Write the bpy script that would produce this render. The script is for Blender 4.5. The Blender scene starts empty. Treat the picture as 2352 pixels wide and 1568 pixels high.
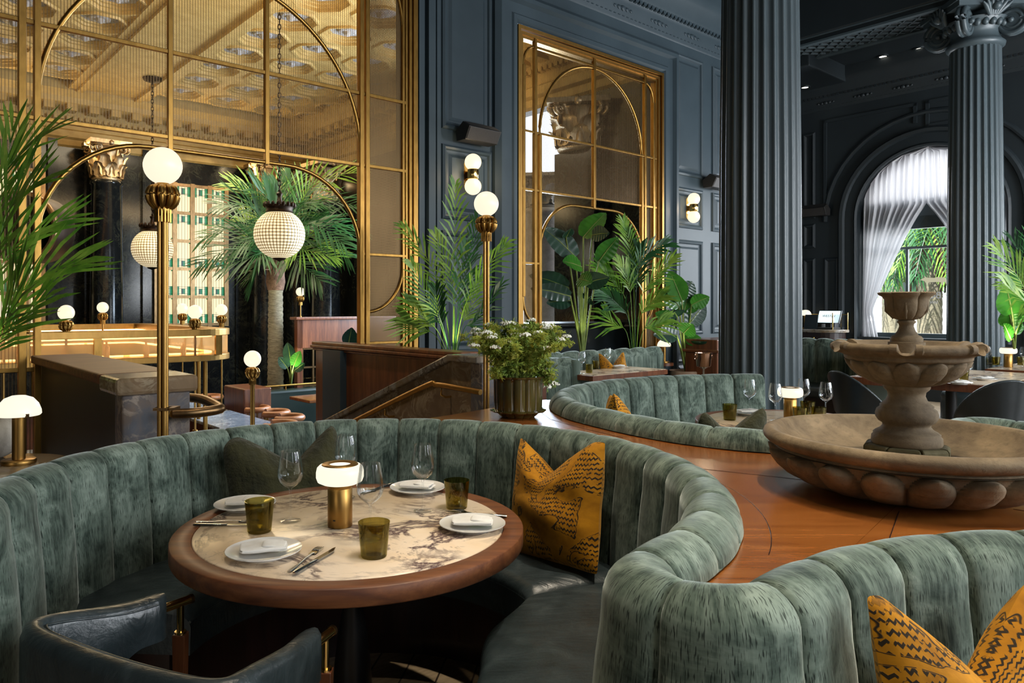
import bpy, math, random
from math import sin, cos, pi, sqrt, atan2, radians, hypot
from mathutils import Vector, Matrix
random.seed(7)
S = bpy.context.scene
COL = S.collection
# ---------- survey of the room: the camera stands at the origin, eye 1.475 m ----------
FL, CX, HY, EYE = 1690.0, 1095.0, 705.0, 1.475
D1 = Vector((.763, .646, 0)); D2 = Vector((-.646, .763, 0))   # along the panelled wall / into the bar room
A0 = Vector((-3.27, 5.48, 0))                                  # a point on the panelled wall
K0 = Vector((5.74, 13.11, 0))                                  # corner with the window wall
def at(px, py, Y): return Vector(((px-CX)/FL*Y, Y, EYE-(py-HY)/FL*Y))
def onz(px, py, z): return at(px, py, (EYE-z)*FL/(py-HY))
def ws(px, dn=0.0):
    t = (px-CX)/FL; a = A0 + D2*dn
    return (t*a.y-a.x)/(D1.x-t*D1.y)
def wz(px, py, dn=0.0):
    a = A0 + D2*dn
    return EYE-(py-HY)/FL*(a.y+ws(px, dn)*D1.y)
def wt(px):
    t = (px-CX)/FL
    return (t*K0.y-K0.x)/(.646+t*.763)
def wtz(px, py): return EYE-(py-HY)/FL*(K0.y-.763*wt(px))
W1 = Matrix.Translation(A0) @ Matrix.Rotation(atan2(.646, .763), 4, 'Z')    # x along wall, y into bar room
W2 = Matrix.Translation(K0) @ Matrix.Rotation(atan2(-.763, .646), 4, 'Z')   # x along window wall, y outwards
# ---------- materials ----------
MATS = {}
def newmat(name):
    m = bpy.data.materials.new(name); m.use_nodes = True
    nt = m.node_tree; b = nt.nodes['Principled BSDF']; MATS[name] = m
    return m, nt, b
def nd(nt, typ, **kw):
    n = nt.nodes.new(typ)
    for k, v in kw.items():
        if k.startswith('i_'):
            n.inputs[k[2:].replace('_', ' ')].default_value = v
        else: setattr(n, k, v)
    return n
def coords(nt, kind='Object', scale=(1, 1, 1), rot=(0, 0, 0)):
    tc = nd(nt, 'ShaderNodeTexCoord'); mp = nd(nt, 'ShaderNodeMapping')
    mp.inputs['Scale'].default_value = scale; mp.inputs['Rotation'].default_value = rot
    nt.links.new(tc.outputs[kind], mp.inputs['Vector'])
    return mp.outputs['Vector']
def noise(nt, vec, sc, det=4, rough=.55, dist=0):
    n = nd(nt, 'ShaderNodeTexNoise'); n.inputs['Scale'].default_value = sc; n.inputs['Detail'].default_value = det
    n.inputs['Roughness'].default_value = rough; n.inputs['Distortion'].default_value = dist
    nt.links.new(vec, n.inputs['Vector']); return n.outputs['Fac']
def ramp(nt, fac, stops, interp='LINEAR'):
    r = nd(nt, 'ShaderNodeValToRGB'); r.color_ramp.interpolation = interp
    e = r.color_ramp.elements
    while len(e) < len(stops): e.new(.5)
    for el, (p, c) in zip(e, stops):
        el.position = p; el.color = (c[0], c[1], c[2], 1) if hasattr(c, '__len__') else (c, c, c, 1)
    nt.links.new(fac, r.inputs['Fac']); return r.outputs['Color']
def mix(nt, fac, a, b, mode='MIX'):
    m = nd(nt, 'ShaderNodeMix', data_type='RGBA', blend_type=mode)
    for sock, v in ((m.inputs[0], fac), (m.inputs[6], a), (m.inputs[7], b)):
        if isinstance(v, (int, float)): sock.default_value = v
        elif isinstance(v, tuple): sock.default_value = (*v, 1)
        else: nt.links.new(v, sock)
    return m.outputs[2]
def math_(nt, op, a, b=None, c=None):
    m = nd(nt, 'ShaderNodeMath', operation=op)
    for i, v in enumerate((a, b, c)):
        if v is None: continue
        if isinstance(v, (int, float)): m.inputs[i].default_value = v
        else: nt.links.new(v, m.inputs[i])
    return m.outputs[0]
def bump(nt, b, h, s=.2, d=.01):
    n = nd(nt, 'ShaderNodeBump'); n.inputs['Strength'].default_value = s; n.inputs['Distance'].default_value = d
    nt.links.new(h, n.inputs['Height']); nt.links.new(n.outputs['Normal'], b.inputs['Normal'])
def setb(b, rough=.5, metal=0, spec=.5, sheen=0, coat=0):
    b.inputs['Roughness'].default_value = rough; b.inputs['Metallic'].default_value = metal
    b.inputs['Specular IOR Level'].default_value = spec; b.inputs['Sheen Weight'].default_value = sheen
    b.inputs['Coat Weight'].default_value = coat
def mnoise(name, c1, c2, nscale=6, scale=(1, 1, 1), rough=.5, metal=0, lo=.35, hi=.65, bmp=0, bd=.01, det=5, sheen=0, coat=0, spec=.5, dist=0, c3=None, rot=(0, 0, 0)):
    m, nt, b = newmat(name); v = coords(nt, 'Object', scale, rot)
    f = noise(nt, v, nscale, det, .6, dist)
    st = [(lo, c1), (hi, c2)] if c3 is None else [(lo, c1), ((lo+hi)/2, c2), (hi, c3)]
    nt.links.new(ramp(nt, f, st), b.inputs['Base Color']); setb(b, rough, metal, spec, sheen, coat)
    if bmp: bump(nt, b, noise(nt, v, nscale*3, 4), bmp, bd)
    return m
def memit(name, col, strength, base=None):
    m, nt, b = newmat(name)
    b.inputs['Base Color'].default_value = (*(base or tuple(c*.12 for c in col)), 1); b.inputs['Emission Color'].default_value = (*col, 1)
    b.inputs['Emission Strength'].default_value = strength; b.inputs['Roughness'].default_value = .4
    return m
def mglass(name, tint, opac=.08, body=(.9, .95, 1), rough=.02, ior=1.45):
    m, nt, b = newmat(name); nt.nodes.remove(b); out = nt.nodes['Material Output']
    tr = nd(nt, 'ShaderNodeBsdfTransparent'); tr.inputs[0].default_value = (*tint, 1)
    gl = nd(nt, 'ShaderNodeBsdfGlossy'); gl.inputs['Roughness'].default_value = rough; gl.inputs[0].default_value = (*body, 1)
    fr = nd(nt, 'ShaderNodeFresnel'); fr.inputs[0].default_value = ior
    ad = math_(nt, 'ADD', fr.outputs[0], opac); ad = math_(nt, 'MINIMUM', ad, .45)
    mx = nd(nt, 'ShaderNodeMixShader'); nt.links.new(ad, mx.inputs[0]); nt.links.new(tr.outputs[0], mx.inputs[1]); nt.links.new(gl.outputs[0], mx.inputs[2])
    nt.links.new(mx.outputs[0], out.inputs[0]); return m
def mvelvet(name, base, light, dark):
    m, nt, b = newmat(name); v = coords(nt, 'UV')
    big = noise(nt, coords(nt, 'UV', (1.4, 1, 1)), 5.5, 5, .65, 1.0)
    mid = noise(nt, coords(nt, 'UV', (55, 6, 1)), 1, 3, .7)
    col = ramp(nt, big, [(.33, dark), (.5, base), (.68, light)])
    col = mix(nt, ramp(nt, mid, [(.42, .0), (.72, .55)]), col, light)
    dash = noise(nt, coords(nt, 'UV', (560, 30, 1)), 1, 1.5, .5)
    da = ramp(nt, dash, [(.57, 0.), (.63, .8)])
    col = mix(nt, da, col, tuple(c*.22 for c in dark))
    nt.links.new(col, b.inputs['Base Color']); setb(b, .85, 0, .15, .55)
    b.inputs['Sheen Roughness'].default_value = .35; b.inputs['Sheen Tint'].default_value = (.74, .82, .78, 1)
    h = math_(nt, 'SUBTRACT', mid, da); bump(nt, b, h, .18, .004)
    return m
mvelvet('velvet_green', (.088, .122, .097), (.245, .305, .250), (.022, .037, .029))
def mleather():
    m, nt, b = newmat('leather_blue'); v = coords(nt)
    n1 = noise(nt, v, 7, 6, .65, .8); n2 = noise(nt, coords(nt, 'Object', (1, 6, 1)), 9, 6, .7)
    col = ramp(nt, n1, [(.3, (.013, .020, .022)), (.55, (.028, .040, .044)), (.75, (.060, .078, .082))])
    nt.links.new(col, b.inputs['Base Color']); setb(b, .34, 0, .55, 0, .1)
    nt.links.new(ramp(nt, n2, [(.3, .26), (.7, .46)]), b.inputs['Roughness'])
    wr = math_(nt, 'ADD', noise(nt, v, 16, 6, .7, .5), math_(nt, 'MULTIPLY', noise(nt, coords(nt, 'Object', (1.2, 3, 1)), 5, 3, .6, 1.5), 2.0)); bump(nt, b, wr, .22, .014)
mleather()
def mwood(name, c1, c2, c3, rough=.3, sc=(1.2, 14, 14), coat=.25, rot=(0, 0, 0), nsc=1.6):
    m, nt, b = newmat(name); v = coords(nt, 'Object', sc, rot)
    f = noise(nt, v, nsc, 6, .62, .5); fine = noise(nt, v, nsc*7, 3, .6)
    col = ramp(nt, f, [(.3, c1), (.52, c2), (.72, c3)])
    col = mix(nt, ramp(nt, fine, [(.45, 0.), (.7, .35)]), col, c1)
    nt.links.new(col, b.inputs['Base Color']); setb(b, rough, 0, .5, 0, coat); b.inputs['Coat Roughness'].default_value = .18
    bump(nt, b, fine, .05, .003); return m
mwood('walnut', (.075, .022, .008), (.165, .054, .016), (.23, .088, .030), .5, (1.2, 14, 14), .03)
mwood('walnut_top', (.165, .048, .009), (.275, .088, .017), (.36, .13, .030), .24, (1, 9, 9), .5)
mwood('mahogany', (.075, .020, .007), (.165, .050, .017), (.235, .082, .030), .36, (10, 10, .9))
mwood('mahogany_dark', (.010, .004, .003), (.022, .007, .005), (.035, .012, .008), .4, (9, 9, 1))
mwood('plank', (.055, .035, .02), (.10, .065, .038), (.15, .10, .06), .45, (1, 12, 12), 0)
def mmarble(name, base, warm, vein, vs=2.2, rough=.16, amt=1.0):
    m, nt, b = newmat(name); v = coords(nt)
    d = noise(nt, v, 1.3*vs, 4, .55, 1.2)
    off = nd(nt, 'ShaderNodeVectorMath', operation='SCALE'); off.inputs['Scale'].default_value = 1
    n = noise(nt, v, vs, 7, .62, 1.9)
    a = math_(nt, 'ABSOLUTE', math_(nt, 'SUBTRACT', n, .5))
    v1 = ramp(nt, a, [(0, 1.), (.018, .75), (.05, 0.)])
    mask = ramp(nt, noise(nt, v, vs*1.1, 3, .5), [(.42, 0.), (.58, 1.)])
    f = math_(nt, 'MULTIPLY', math_(nt, 'MULTIPLY', v1, mask), amt)
    n2 = noise(nt, v, vs*3.1, 6, .6, 1.2); a2 = math_(nt, 'ABSOLUTE', math_(nt, 'SUBTRACT', n2, .5))
    v2 = math_(nt, 'MULTIPLY', ramp(nt, a2, [(0, .6), (.016, 0.)]), ramp(nt, noise(nt, v, vs*1.7, 2), [(.55, 0.), (.66, .8)]))
    col = ramp(nt, d, [(.35, base), (.7, warm)])
    col = mix(nt, v2, col, vein); col = mix(nt, f, col, vein)
    nt.links.new(col, b.inputs['Base Color']); setb(b, rough, 0, .4, 0, 0); return m
mmarble('marble_cream', (.80, .66, .50), (.76, .58, .38), (.085, .045, .050), 2.9, .24)
mmarble('marble_blue', (.16, .21, .28), (.26, .31, .38), (.55, .58, .62), 3.0, .14)
mmarble('marble_brown', (.17, .11, .062), (.25, .17, .095), (.36, .28, .18), 4.0, .2)
mmarble('marble_grey', (.10, .105, .12), (.17, .125, .095), (.30, .24, .19), 5.0, .24)
mmarble('marble_black', (.006, .008, .010), (.012, .014, .015), (.055, .06, .045), 2.6, .14, .55)
mmarble('marble_veined', (.28, .27, .25), (.20, .14, .08), (.07, .045, .03), 4.0, .15)
def mstone(name, c1, c2, c3, rough=.8):
    m, nt, b = newmat(name); v = coords(nt)
    f = noise(nt, v, 5, 8, .65, .3); g = noise(nt, v, 38, 4, .7)
    col = ramp(nt, f, [(.28, c1), (.5, c2), (.72, c3)])
    col = mix(nt, ramp(nt, g, [(.5, 0.), (.75, .45)]), col, c1)
    nt.links.new(col, b.inputs['Base Color']); setb(b, rough, 0, .3); bump(nt, b, math_(nt, 'ADD', f, math_(nt, 'MULTIPLY', g, .4)), .45, .012); return m
mstone('stone_fountain', (.070, .050, .030), (.175, .128, .076), (.29, .215, .128))
mstone('stone_mossy', (.055, .045, .02), (.12, .10, .045), (.20, .165, .09))
mstone('stone_pale', (.30, .27, .22), (.46, .42, .36), (.56, .52, .46))
def mbrass(name, c, rough=.28, var=.6):
    m, nt, b = newmat(name); v = coords(nt, 'Object', (3, 3, 1))
    f = noise(nt, v, 9, 3); nt.links.new(ramp(nt, f, [(.3, tuple(x*var for x in c)), (.7, c)]), b.inputs['Base Color']); setb(b, rough, 1); return m
mbrass('brass', (.43, .235, .058), .34, .7); mbrass('brass_bright', (.80, .55, .20), .16, .85); mbrass('brass_dark', (.26, .155, .07), .36)
mbrass('brass_satin', (.42, .235, .065), .38, .8); mbrass('gold_leaf', (.62, .46, .27), .48, .5); mbrass('bronze', (.035, .022, .015), .5)
mbrass('steel', (.75, .74, .72), .12, .9); mbrass('copper', (.75, .45, .30), .18, .8)
mnoise('paint_blue', (.036, .054, .066), (.042, .062, .075), 3, rough=.46, bmp=.03, spec=.35)
mnoise('paint_dark', (.012, .017, .020), (.015, .021, .024), 3, rough=.5)
mnoise('paint_column', (.058, .079, .088), (.066, .088, .098), 2, rough=.36)
mnoise('panel_green', (.012, .022, .018), (.016, .028, .023), 3, rough=.34)
mnoise('ceiling_gold', (.46, .30, .09), (.58, .40, .14), 5, rough=.6, bmp=.2)
mnoise('ceiling_grey', (.34, .33, .34), (.46, .43, .40), 9, rough=.6, bmp=.3)
mnoise('black_iron', (.004, .004, .005), (.008, .008, .009), 6, rough=.4)
mnoise('black_shell', (.008, .012, .014), (.014, .020, .023), 6, rough=.33, coat=.2)
mnoise('speaker_case', (.014, .013, .012), (.02, .018, .016), 30, rough=.45)
mnoise('speaker_grille', (.022, .019, .017), (.04, .034, .03), 160, rough=.6)
mnoise('porcelain', (.74, .72, .68), (.78, .76, .72), 2, rough=.14, coat=.4)
mnoise('linen', (.72, .70, .66), (.80, .78, .74), 14, rough=.85, bmp=.2, bd=.004)
def mcloth():
    m, nt, b = newmat('curtain_cloth'); out = nt.nodes['Material Output']; nt.nodes.remove(b)
    d = nd(nt, 'ShaderNodeBsdfDiffuse'); d.inputs[0].default_value = (.80, .79, .80, 1); t = nd(nt, 'ShaderNodeBsdfTranslucent'); t.inputs[0].default_value = (.85, .84, .86, 1)
    mx = nd(nt, 'ShaderNodeMixShader'); mx.inputs[0].default_value = .55; nt.links.new(d.outputs[0], mx.inputs[1]); nt.links.new(t.outputs[0], mx.inputs[2]); nt.links.new(mx.outputs[0], out.inputs[0])
mcloth()
mnoise('fur_olive', (.013, .014, .002), (.040, .037, .006), 9, rough=.95, bmp=.8, bd=.02, sheen=.12, lo=.3, hi=.75)
mnoise('leather_tan', (.36, .13, .045), (.50, .20, .075), 8, rough=.4)
mnoise('palm_green', (.055, .17, .014), (.15, .29, .025), 6, rough=.45, c3=(.26, .38, .05))
mnoise('palm_dark', (.012, .060, .016), (.030, .120, .030), 6, rough=.4)
mnoise('palm_teal', (.010, .070, .030), (.035, .16, .035), 5, rough=.4)
mnoise('leaf_green', (.020, .115, .012), (.050, .210, .018), 5, rough=.3, coat=.2)
mnoise('leaf_dark', (.006, .030, .016), (.014, .055, .026), 5, rough=.32, coat=.2)
mnoise('stem_green', (.12, .17, .03), (.22, .27, .06), 12, rough=.5)
mnoise('dill_green', (.09, .17, .015), (.22, .30, .03), 12, rough=.7, c3=(.34, .34, .04))
mnoise('dill_yellow', (.26, .28, .015), (.42, .42, .03), 30, rough=.7)
mnoise('petal_white', (.75, .74, .62), (.85, .84, .74), 20, rough=.7)
mnoise('bark', (.16, .13, .08), (.34, .29, .19), 12, (1, 1, 6), rough=.9, bmp=.8, bd=.03)
mnoise('bark_fibre', (.09, .045, .025), (.20, .11, .07), 16, rough=.9, bmp=.6, bd=.03)
mnoise('terracotta', (.28, .17, .10), (.36, .23, .15), 8, rough=.8)
mnoise('soil', (.015, .01, .006), (.03, .02, .012), 20, rough=.95)
mnoise('glaze_olive', (.020, .015, .003), (.048, .037, .008), 4, (1, 1, .5), rough=.12, coat=.6, c3=(.085, .066, .018))
mnoise('street_grey', (.30, .31, .32), (.42, .42, .42), 1.5, rough=.8)
mnoise('street_pale', (.66, .62, .58), (.85, .82, .78), 1.2, rough=.8)
memit('globe_light', (1, .87, .66), 1.0); memit('globe_far', (1, .85, .60), 1.05)
memit('shade_light', (1, .93, .74), .98); memit('sconce_light', (1, .82, .55), 1.25)
memit('downlight_face', (1, .93, .78), 4); memit('screen_white', (.75, .95, 1), 1.3)
memit('pane_cream', (1, .80, .46), 1.05); memit('pane_green', (.02, .45, .17), .45); memit('pane_teal', (.03, .22, .16), .25)
memit('bar_glow', (1, .62, .25), 9)
memit('plant_lamp', (1, .95, .5), 6)
mglass('glass_clear', (.985, .99, .99), .0, (.95, .97, 1), .01, 1.32); mglass('glass_olive', (.62, .57, .29), .02, (.8, .78, .55), .03, 1.4)
mglass('glass_smoke', (.72, .70, .58), .02, (.8, .8, .7), .03); mglass('glass_pane', (.92, .97, .97), .03)
def mreed():
    m, nt, b = newmat('glass_reed'); out = nt.nodes['Material Output']; nt.nodes.remove(b)
    t = nd(nt, 'ShaderNodeBsdfTranslucent'); t.inputs[0].default_value = (.9, .70, .45, 1); g = nd(nt, 'ShaderNodeBsdfGlossy'); g.inputs[0].default_value = (.9, .75, .55, 1); g.inputs['Roughness'].default_value = .15
    a = nd(nt, 'ShaderNodeBsdfTransparent'); a.inputs[0].default_value = (.9, .72, .5, 1); m1 = nd(nt, 'ShaderNodeMixShader'); m1.inputs[0].default_value = .5; m2 = nd(nt, 'ShaderNodeMixShader'); m2.inputs[0].default_value = .15
    nt.links.new(a.outputs[0], m1.inputs[1]); nt.links.new(t.outputs[0], m1.inputs[2]); nt.links.new(m1.outputs[0], m2.inputs[1]); nt.links.new(g.outputs[0], m2.inputs[2]); nt.links.new(m2.outputs[0], out.inputs[0])
mreed()
def mpillow():
    m, nt, b = newmat('pillow_mustard'); uv = coords(nt, 'UV')
    w = noise(nt, coords(nt, 'UV', (1, 1, 1)), 3.2, 2, .5, 1.0)
    sep = nd(nt, 'ShaderNodeSeparateXYZ'); nt.links.new(uv, sep.inputs[0])
    # rows of little zigzag stitches, a pattern of its own woven into the velvet
    zig = math_(nt, 'PINGPONG', math_(nt, 'MULTIPLY', sep.outputs[0], 38), .5)
    wob = noise(nt, uv, 4, 2)
    row = math_(nt, 'ADD', math_(nt, 'MULTIPLY', sep.outputs[1], 25), math_(nt, 'ADD', math_(nt, 'MULTIPLY', zig, .8), math_(nt, 'MULTIPLY', wob, 2.5)))
    ln = math_(nt, 'PINGPONG', row, .5)
    stitch = ramp(nt, ln, [(.17, 1.), (.22, 0.)], 'LINEAR')
    brk = ramp(nt, noise(nt, coords(nt, 'UV', (34, 20, 1)), 1, 2), [(.40, 0.), (.45, 1.)])
    area = ramp(nt, w, [(.47, 0.), (.50, 1.)])
    edge = math_(nt, 'ABSOLUTE', math_(nt, 'SUBTRACT', w, .475)); ed = ramp(nt, edge, [(.006, 1.), (.011, 0.)])
    k = math_(nt, 'MAXIMUM', math_(nt, 'MULTIPLY', math_(nt, 'MULTIPLY', stitch, brk), area), math_(nt, 'MULTIPLY', ed, brk))
    n = noise(nt, uv, 9, 4); base = ramp(nt, n, [(.3, (.32, .125, .003)), (.7, (.58, .25, .008))])
    nt.links.new(mix(nt, k, base, (.018, .014, .010)), b.inputs['Base Color']); setb(b, .75, 0, .2, .35)
    b.inputs['Sheen Tint'].default_value = (1, .6, .2, 1); bump(nt, b, math_(nt, 'ADD', n, k), .3, .006)
mpillow()
def mmesh(name, col, pv, ph, fv, fh, metal=.8):
    m, nt, b = newmat(name); out = nt.nodes['Material Output']
    sep = nd(nt, 'ShaderNodeSeparateXYZ'); nt.links.new(coords(nt, 'Object'), sep.inputs[0])
    a = math_(nt, 'LESS_THAN', math_(nt, 'FRACT', math_(nt, 'DIVIDE', math_(nt, 'ADD', sep.outputs[0], 50), pv)), fv)
    c = math_(nt, 'LESS_THAN', math_(nt, 'FRACT', math_(nt, 'DIVIDE', math_(nt, 'ADD', sep.outputs[2], 50), ph)), fh)
    k = math_(nt, 'MAXIMUM', a, c)
    b.inputs['Base Color'].default_value = (*col, 1); setb(b, .42, metal)
    tr = nd(nt, 'ShaderNodeBsdfTransparent'); mx = nd(nt, 'ShaderNodeMixShader')
    nt.links.new(k, mx.inputs[0]); nt.links.new(tr.outputs[0], mx.inputs[1]); nt.links.new(b.outputs[0], mx.inputs[2]); nt.links.new(mx.outputs[0], out.inputs[0])
mmesh('woven_mesh', (.16, .10, .045), .0225, .0090, .20, .17)
mmesh('woven_mesh_dense', (.20, .125, .055), .0150, .0090, .40, .40)
def mbeads():
    m, nt, b = newmat('crystal_beads'); sep = nd(nt, 'ShaderNodeSeparateXYZ'); nt.links.new(coords(nt, 'UV'), sep.inputs[0])
    u = math_(nt, 'SINE', math_(nt, 'MULTIPLY', sep.outputs[0], pi*44)); v = math_(nt, 'SINE', math_(nt, 'MULTIPLY', sep.outputs[1], pi*24))
    k = math_(nt, 'POWER', math_(nt, 'ABSOLUTE', math_(nt, 'MULTIPLY', u, v)), .6)
    e = ramp(nt, k, [(.15, (.10, .06, .02)), (.7, (.9, .72, .42)), (1, (1, .9, .66))])
    nt.links.new(e, b.inputs['Emission Color']); b.inputs['Emission Strength'].default_value = .78
    nt.links.new(e, b.inputs['Base Color']); setb(b, .2); bump(nt, b, k, .6, .02)
mbeads()
def mfloor():
    m, nt, b = newmat('floor_planks'); v = coords(nt, 'Object', (1, 1, 1), (0, 0, radians(-40)))
    br = nd(nt, 'ShaderNodeTexBrick'); nt.links.new(v, br.inputs['Vector']); br.inputs['Scale'].default_value = 1
    br.inputs['Brick Width'].default_value = 1.1; br.inputs['Row Height'].default_value = .14; br.inputs['Mortar Size'].default_value = .004
    br.inputs['Color1'].default_value = (.28, .21, .13, 1); br.inputs['Color2'].default_value = (.34, .26, .165, 1); br.inputs['Mortar'].default_value = (.02, .012, .008, 1)
    g = noise(nt, coords(nt, 'Object', (2, 20, 1), (0, 0, radians(-40))), 3, 5)
    nt.links.new(mix(nt, ramp(nt, g, [(.4, 0.), (.7, .5)]), br.outputs['Color'], (.09, .06, .035)), b.inputs['Base Color']); setb(b, .4)
mfloor()
# ---------- mesh builder ----------
class MB:
    def __init__(s): s.v = []; s.f = []; s.mi = []; s.sm = []; s.uv = []
    def add(s, vs, fs, mi=0, sm=False, uvs=None):
        o = len(s.v); s.v += [tuple(v) for v in vs]
        for i, f in enumerate(fs):
            s.f.append([o+k for k in f]); s.mi.append(mi); s.sm.append(sm)
            s.uv.append(uvs[i] if uvs else None)
        return s
    def box(s, x0, y0, z0, x1, y1, z1, mi=0, m=None):
        vs = [Vector((x, y, z)) for z in (z0, z1) for y in (y0, y1) for x in (x0, x1)]
        if m is not None: vs = [m @ v for v in vs]
        return s.add(vs, [(0, 2, 3, 1), (4, 5, 7, 6), (0, 1, 5, 4), (2, 6, 7, 3), (0, 4, 6, 2), (1, 3, 7, 5)], mi)
    def frustum(s, x0, y0, x1, y1, z0, z1, d, mi=0):
        vs = [(x0, y0, z0), (x1, y0, z0), (x1, y1, z0), (x0, y1, z0), (x0+d, y0+d, z1), (x1-d, y0+d, z1), (x1-d, y1-d, z1), (x0+d, y1-d, z1)]
        return s.add(vs, [(3, 2, 1, 0), (4, 5, 6, 7), (0, 1, 5, 4), (1, 2, 6, 5), (2, 3, 7, 6), (3, 0, 4, 7)], mi)
    def grid(s, fn, nu, nv, cu=False, cv=False, mi=0, sm=True, uv=None, flip=False):
        vs = [fn(i/(nu if cu else nu-1), j/(nv if cv else nv-1)) for j in range(nv) for i in range(nu)]
        fs = []; us = []
        for j in range(nv if cv else nv-1):
            for i in range(nu if cu else nu-1):
                i2 = (i+1) % nu; j2 = (j+1) % nv
                q = (j*nu+i, j*nu+i2, j2*nu+i2, j2*nu+i)
                t = [(i/(nu-1), j/(nv-1)), ((i+1)/(nu-1), j/(nv-1)), ((i+1)/(nu-1), (j+1)/(nv-1)), (i/(nu-1), (j+1)/(nv-1))]
                fs.append(q[::-1] if flip else q); us.append(t[::-1] if flip else t)
        return s.add(vs, fs, mi, sm, us if uv else None)
    def lathe(s, prof, seg=32, o=(0, 0, 0), rmod=None, mi=0, sm=True, cap=True, m=None, uv=False):
        n = len(prof); vs = []
        for r, z in prof:
            for k in range(seg):
                a = 2*pi*k/seg; rr = r*(rmod(a, z) if rmod else 1)
                v = Vector((o[0]+rr*cos(a), o[1]+rr*sin(a), o[2]+z)); vs.append(m @ v if m is not None else v)
        fs = []; us = []
        for j in range(n-1):
            for k in range(seg):
                k2 = (k+1) % seg; fs.append((j*seg+k, j*seg+k2, (j+1)*seg+k2, (j+1)*seg+k))
                us.append([(k/seg, j/(n-1)), ((k+1)/seg, j/(n-1)), ((k+1)/seg, (j+1)/(n-1)), (k/seg, (j+1)/(n-1))])
        if cap:
            if prof[0][0] > 1e-6: fs.append(tuple(range(seg-1, -1, -1))); us.append([(0, 0)]*seg)
            if prof[-1][0] > 1e-6: fs.append(tuple((n-1)*seg+k for k in range(seg))); us.append([(0, 0)]*seg)
        return s.add(vs, fs, mi, sm, us if uv else None)
    def tube(s, pts, r, seg=8, closed=False, mi=0, sm=True, flat=1.0):
        pts = [Vector(p) for p in pts]; n = len(pts); vs = []
        rs = r if hasattr(r, '__len__') else [r]*n
        up = Vector((0, 0, 1))
        for i, p in enumerate(pts):
            t = (pts[(i+1) % n]-pts[i-1]) if closed else (pts[min(i+1, n-1)]-pts[max(i-1, 0)])
            if t.length < 1e-9: t = Vector((0, 0, 1))
            t.normalize(); a = t.cross(up)
            if a.length < .05: a = t.cross(Vector((0, 1, 0)))
            a.normalize(); b = a.cross(t)
            for k in range(seg):
                q = 2*pi*k/seg; vs.append(p+(a*cos(q)+b*sin(q)*flat)*rs[i])
        fs = []
        for i in range(n if closed else n-1):
            i2 = (i+1) % n
            for k in range(seg): fs.append((i*seg+k, i*seg+(k+1) % seg, i2*seg+(k+1) % seg, i2*seg+k))
        if not closed: fs += [tuple(range(seg-1, -1, -1)), tuple((n-1)*seg+k for k in range(seg))]
        return s.add(vs, fs, mi, sm)
    def bar(s, p0, p1, w, d, mi=0):      # square bar from p0 to p1
        p0 = Vector(p0); p1 = Vector(p1); t = (p1-p0).normalized(); a = t.cross(Vector((0, 1, 0)))
        if a.length < .05: a = Vector((1, 0, 0))
        a.normalize(); b = t.cross(a).normalized(); a *= w/2; b *= d/2
        vs = [p0-a-b, p0+a-b, p0+a+b, p0-a+b, p1-a-b, p1+a-b, p1+a+b, p1-a+b]
        return s.add(vs, [(3, 2, 1, 0), (4, 5, 6, 7), (0, 1, 5, 4), (1, 2, 6, 5), (2, 3, 7, 6), (3, 0, 4, 7)], mi)
    def sphere(s, c, r, seg=24, rings=14, sq=(1, 1, 1), mi=0, uv=False, m=None):
        c = Vector(c)
        def f(u, v):
            a = 2*pi*u; b = pi*(v-.5); p = c+Vector((r*sq[0]*cos(b)*cos(a), r*sq[1]*cos(b)*sin(a), r*sq[2]*sin(b)))
            return m @ p if m is not None else p
        return s.grid(f, seg+1, rings, mi=mi, uv=uv)
    def prism(s, poly, z0, z1, mi=0, m=None):
        n = len(poly); vs = [Vector((x, y, z0)) for x, y in poly]+[Vector((x, y, z1)) for x, y in poly]
        if m is not None: vs = [m @ v for v in vs]
        fs = [tuple(range(n-1, -1, -1)), tuple(range(n, 2*n))]+[(i, (i+1) % n, n+(i+1) % n, n+i) for i in range(n)]
        return s.add(vs, fs, mi)
    def rot_add(s, other, m):
        o = len(s.v); s.v += [tuple(m @ Vector(v)) for v in other.v]
        for f, a, b, c in zip(other.f, other.mi, other.sm, other.uv): s.f.append([o+k for k in f]); s.mi.append(a); s.sm.append(b); s.uv.append(c)
        return s
def obj(name, mb, mats, parent=None, loc=None, rot=None, mat4=None, bevel=0, sub=0, bseg=2):
    me = bpy.data.meshes.new(name); me.from_pydata(mb.v, [], mb.f)
    for m in (mats if isinstance(mats, (list, tuple)) else [mats]): me.materials.append(MATS[m])
    me.polygons.foreach_set('material_index', mb.mi); me.polygons.foreach_set('use_smooth', mb.sm)
    if any(u for u in mb.uv):
        ul = me.uv_layers.new(name='UVMap'); k = 0
        for p, u in zip(me.polygons, mb.uv):
            for li in range(p.loop_total): ul.data[p.loop_start+li].uv = u[li] if u else (0, 0)
    me.update()
    if any(mb.sm): me.set_sharp_from_angle(angle=radians(64))
    o = bpy.data.objects.new(name, me); COL.objects.link(o)
    if parent is not None: o.parent = parent
    if mat4 is not None: o.matrix_world = mat4 if parent is None else o.matrix_world
    if mat4 is not None and parent is not None: o.matrix_local = mat4
    if loc is not None: o.location = loc
    if rot is not None: o.rotation_euler = rot
    if bevel:
        b = o.modifiers.new('bevel', 'BEVEL'); b.width = bevel; b.segments = bseg; b.limit_method = 'ANGLE'; b.angle_limit = radians(50)
    if sub:
        q = o.modifiers.new('sub', 'SUBSURF'); q.levels = sub; q.render_levels = sub
    return o
def tag(o, label, cat, group=None, kind=None):
    o['label'] = label; o['category'] = cat
    if group: o['group'] = group
    if kind: o['kind'] = kind
    return o
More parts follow.
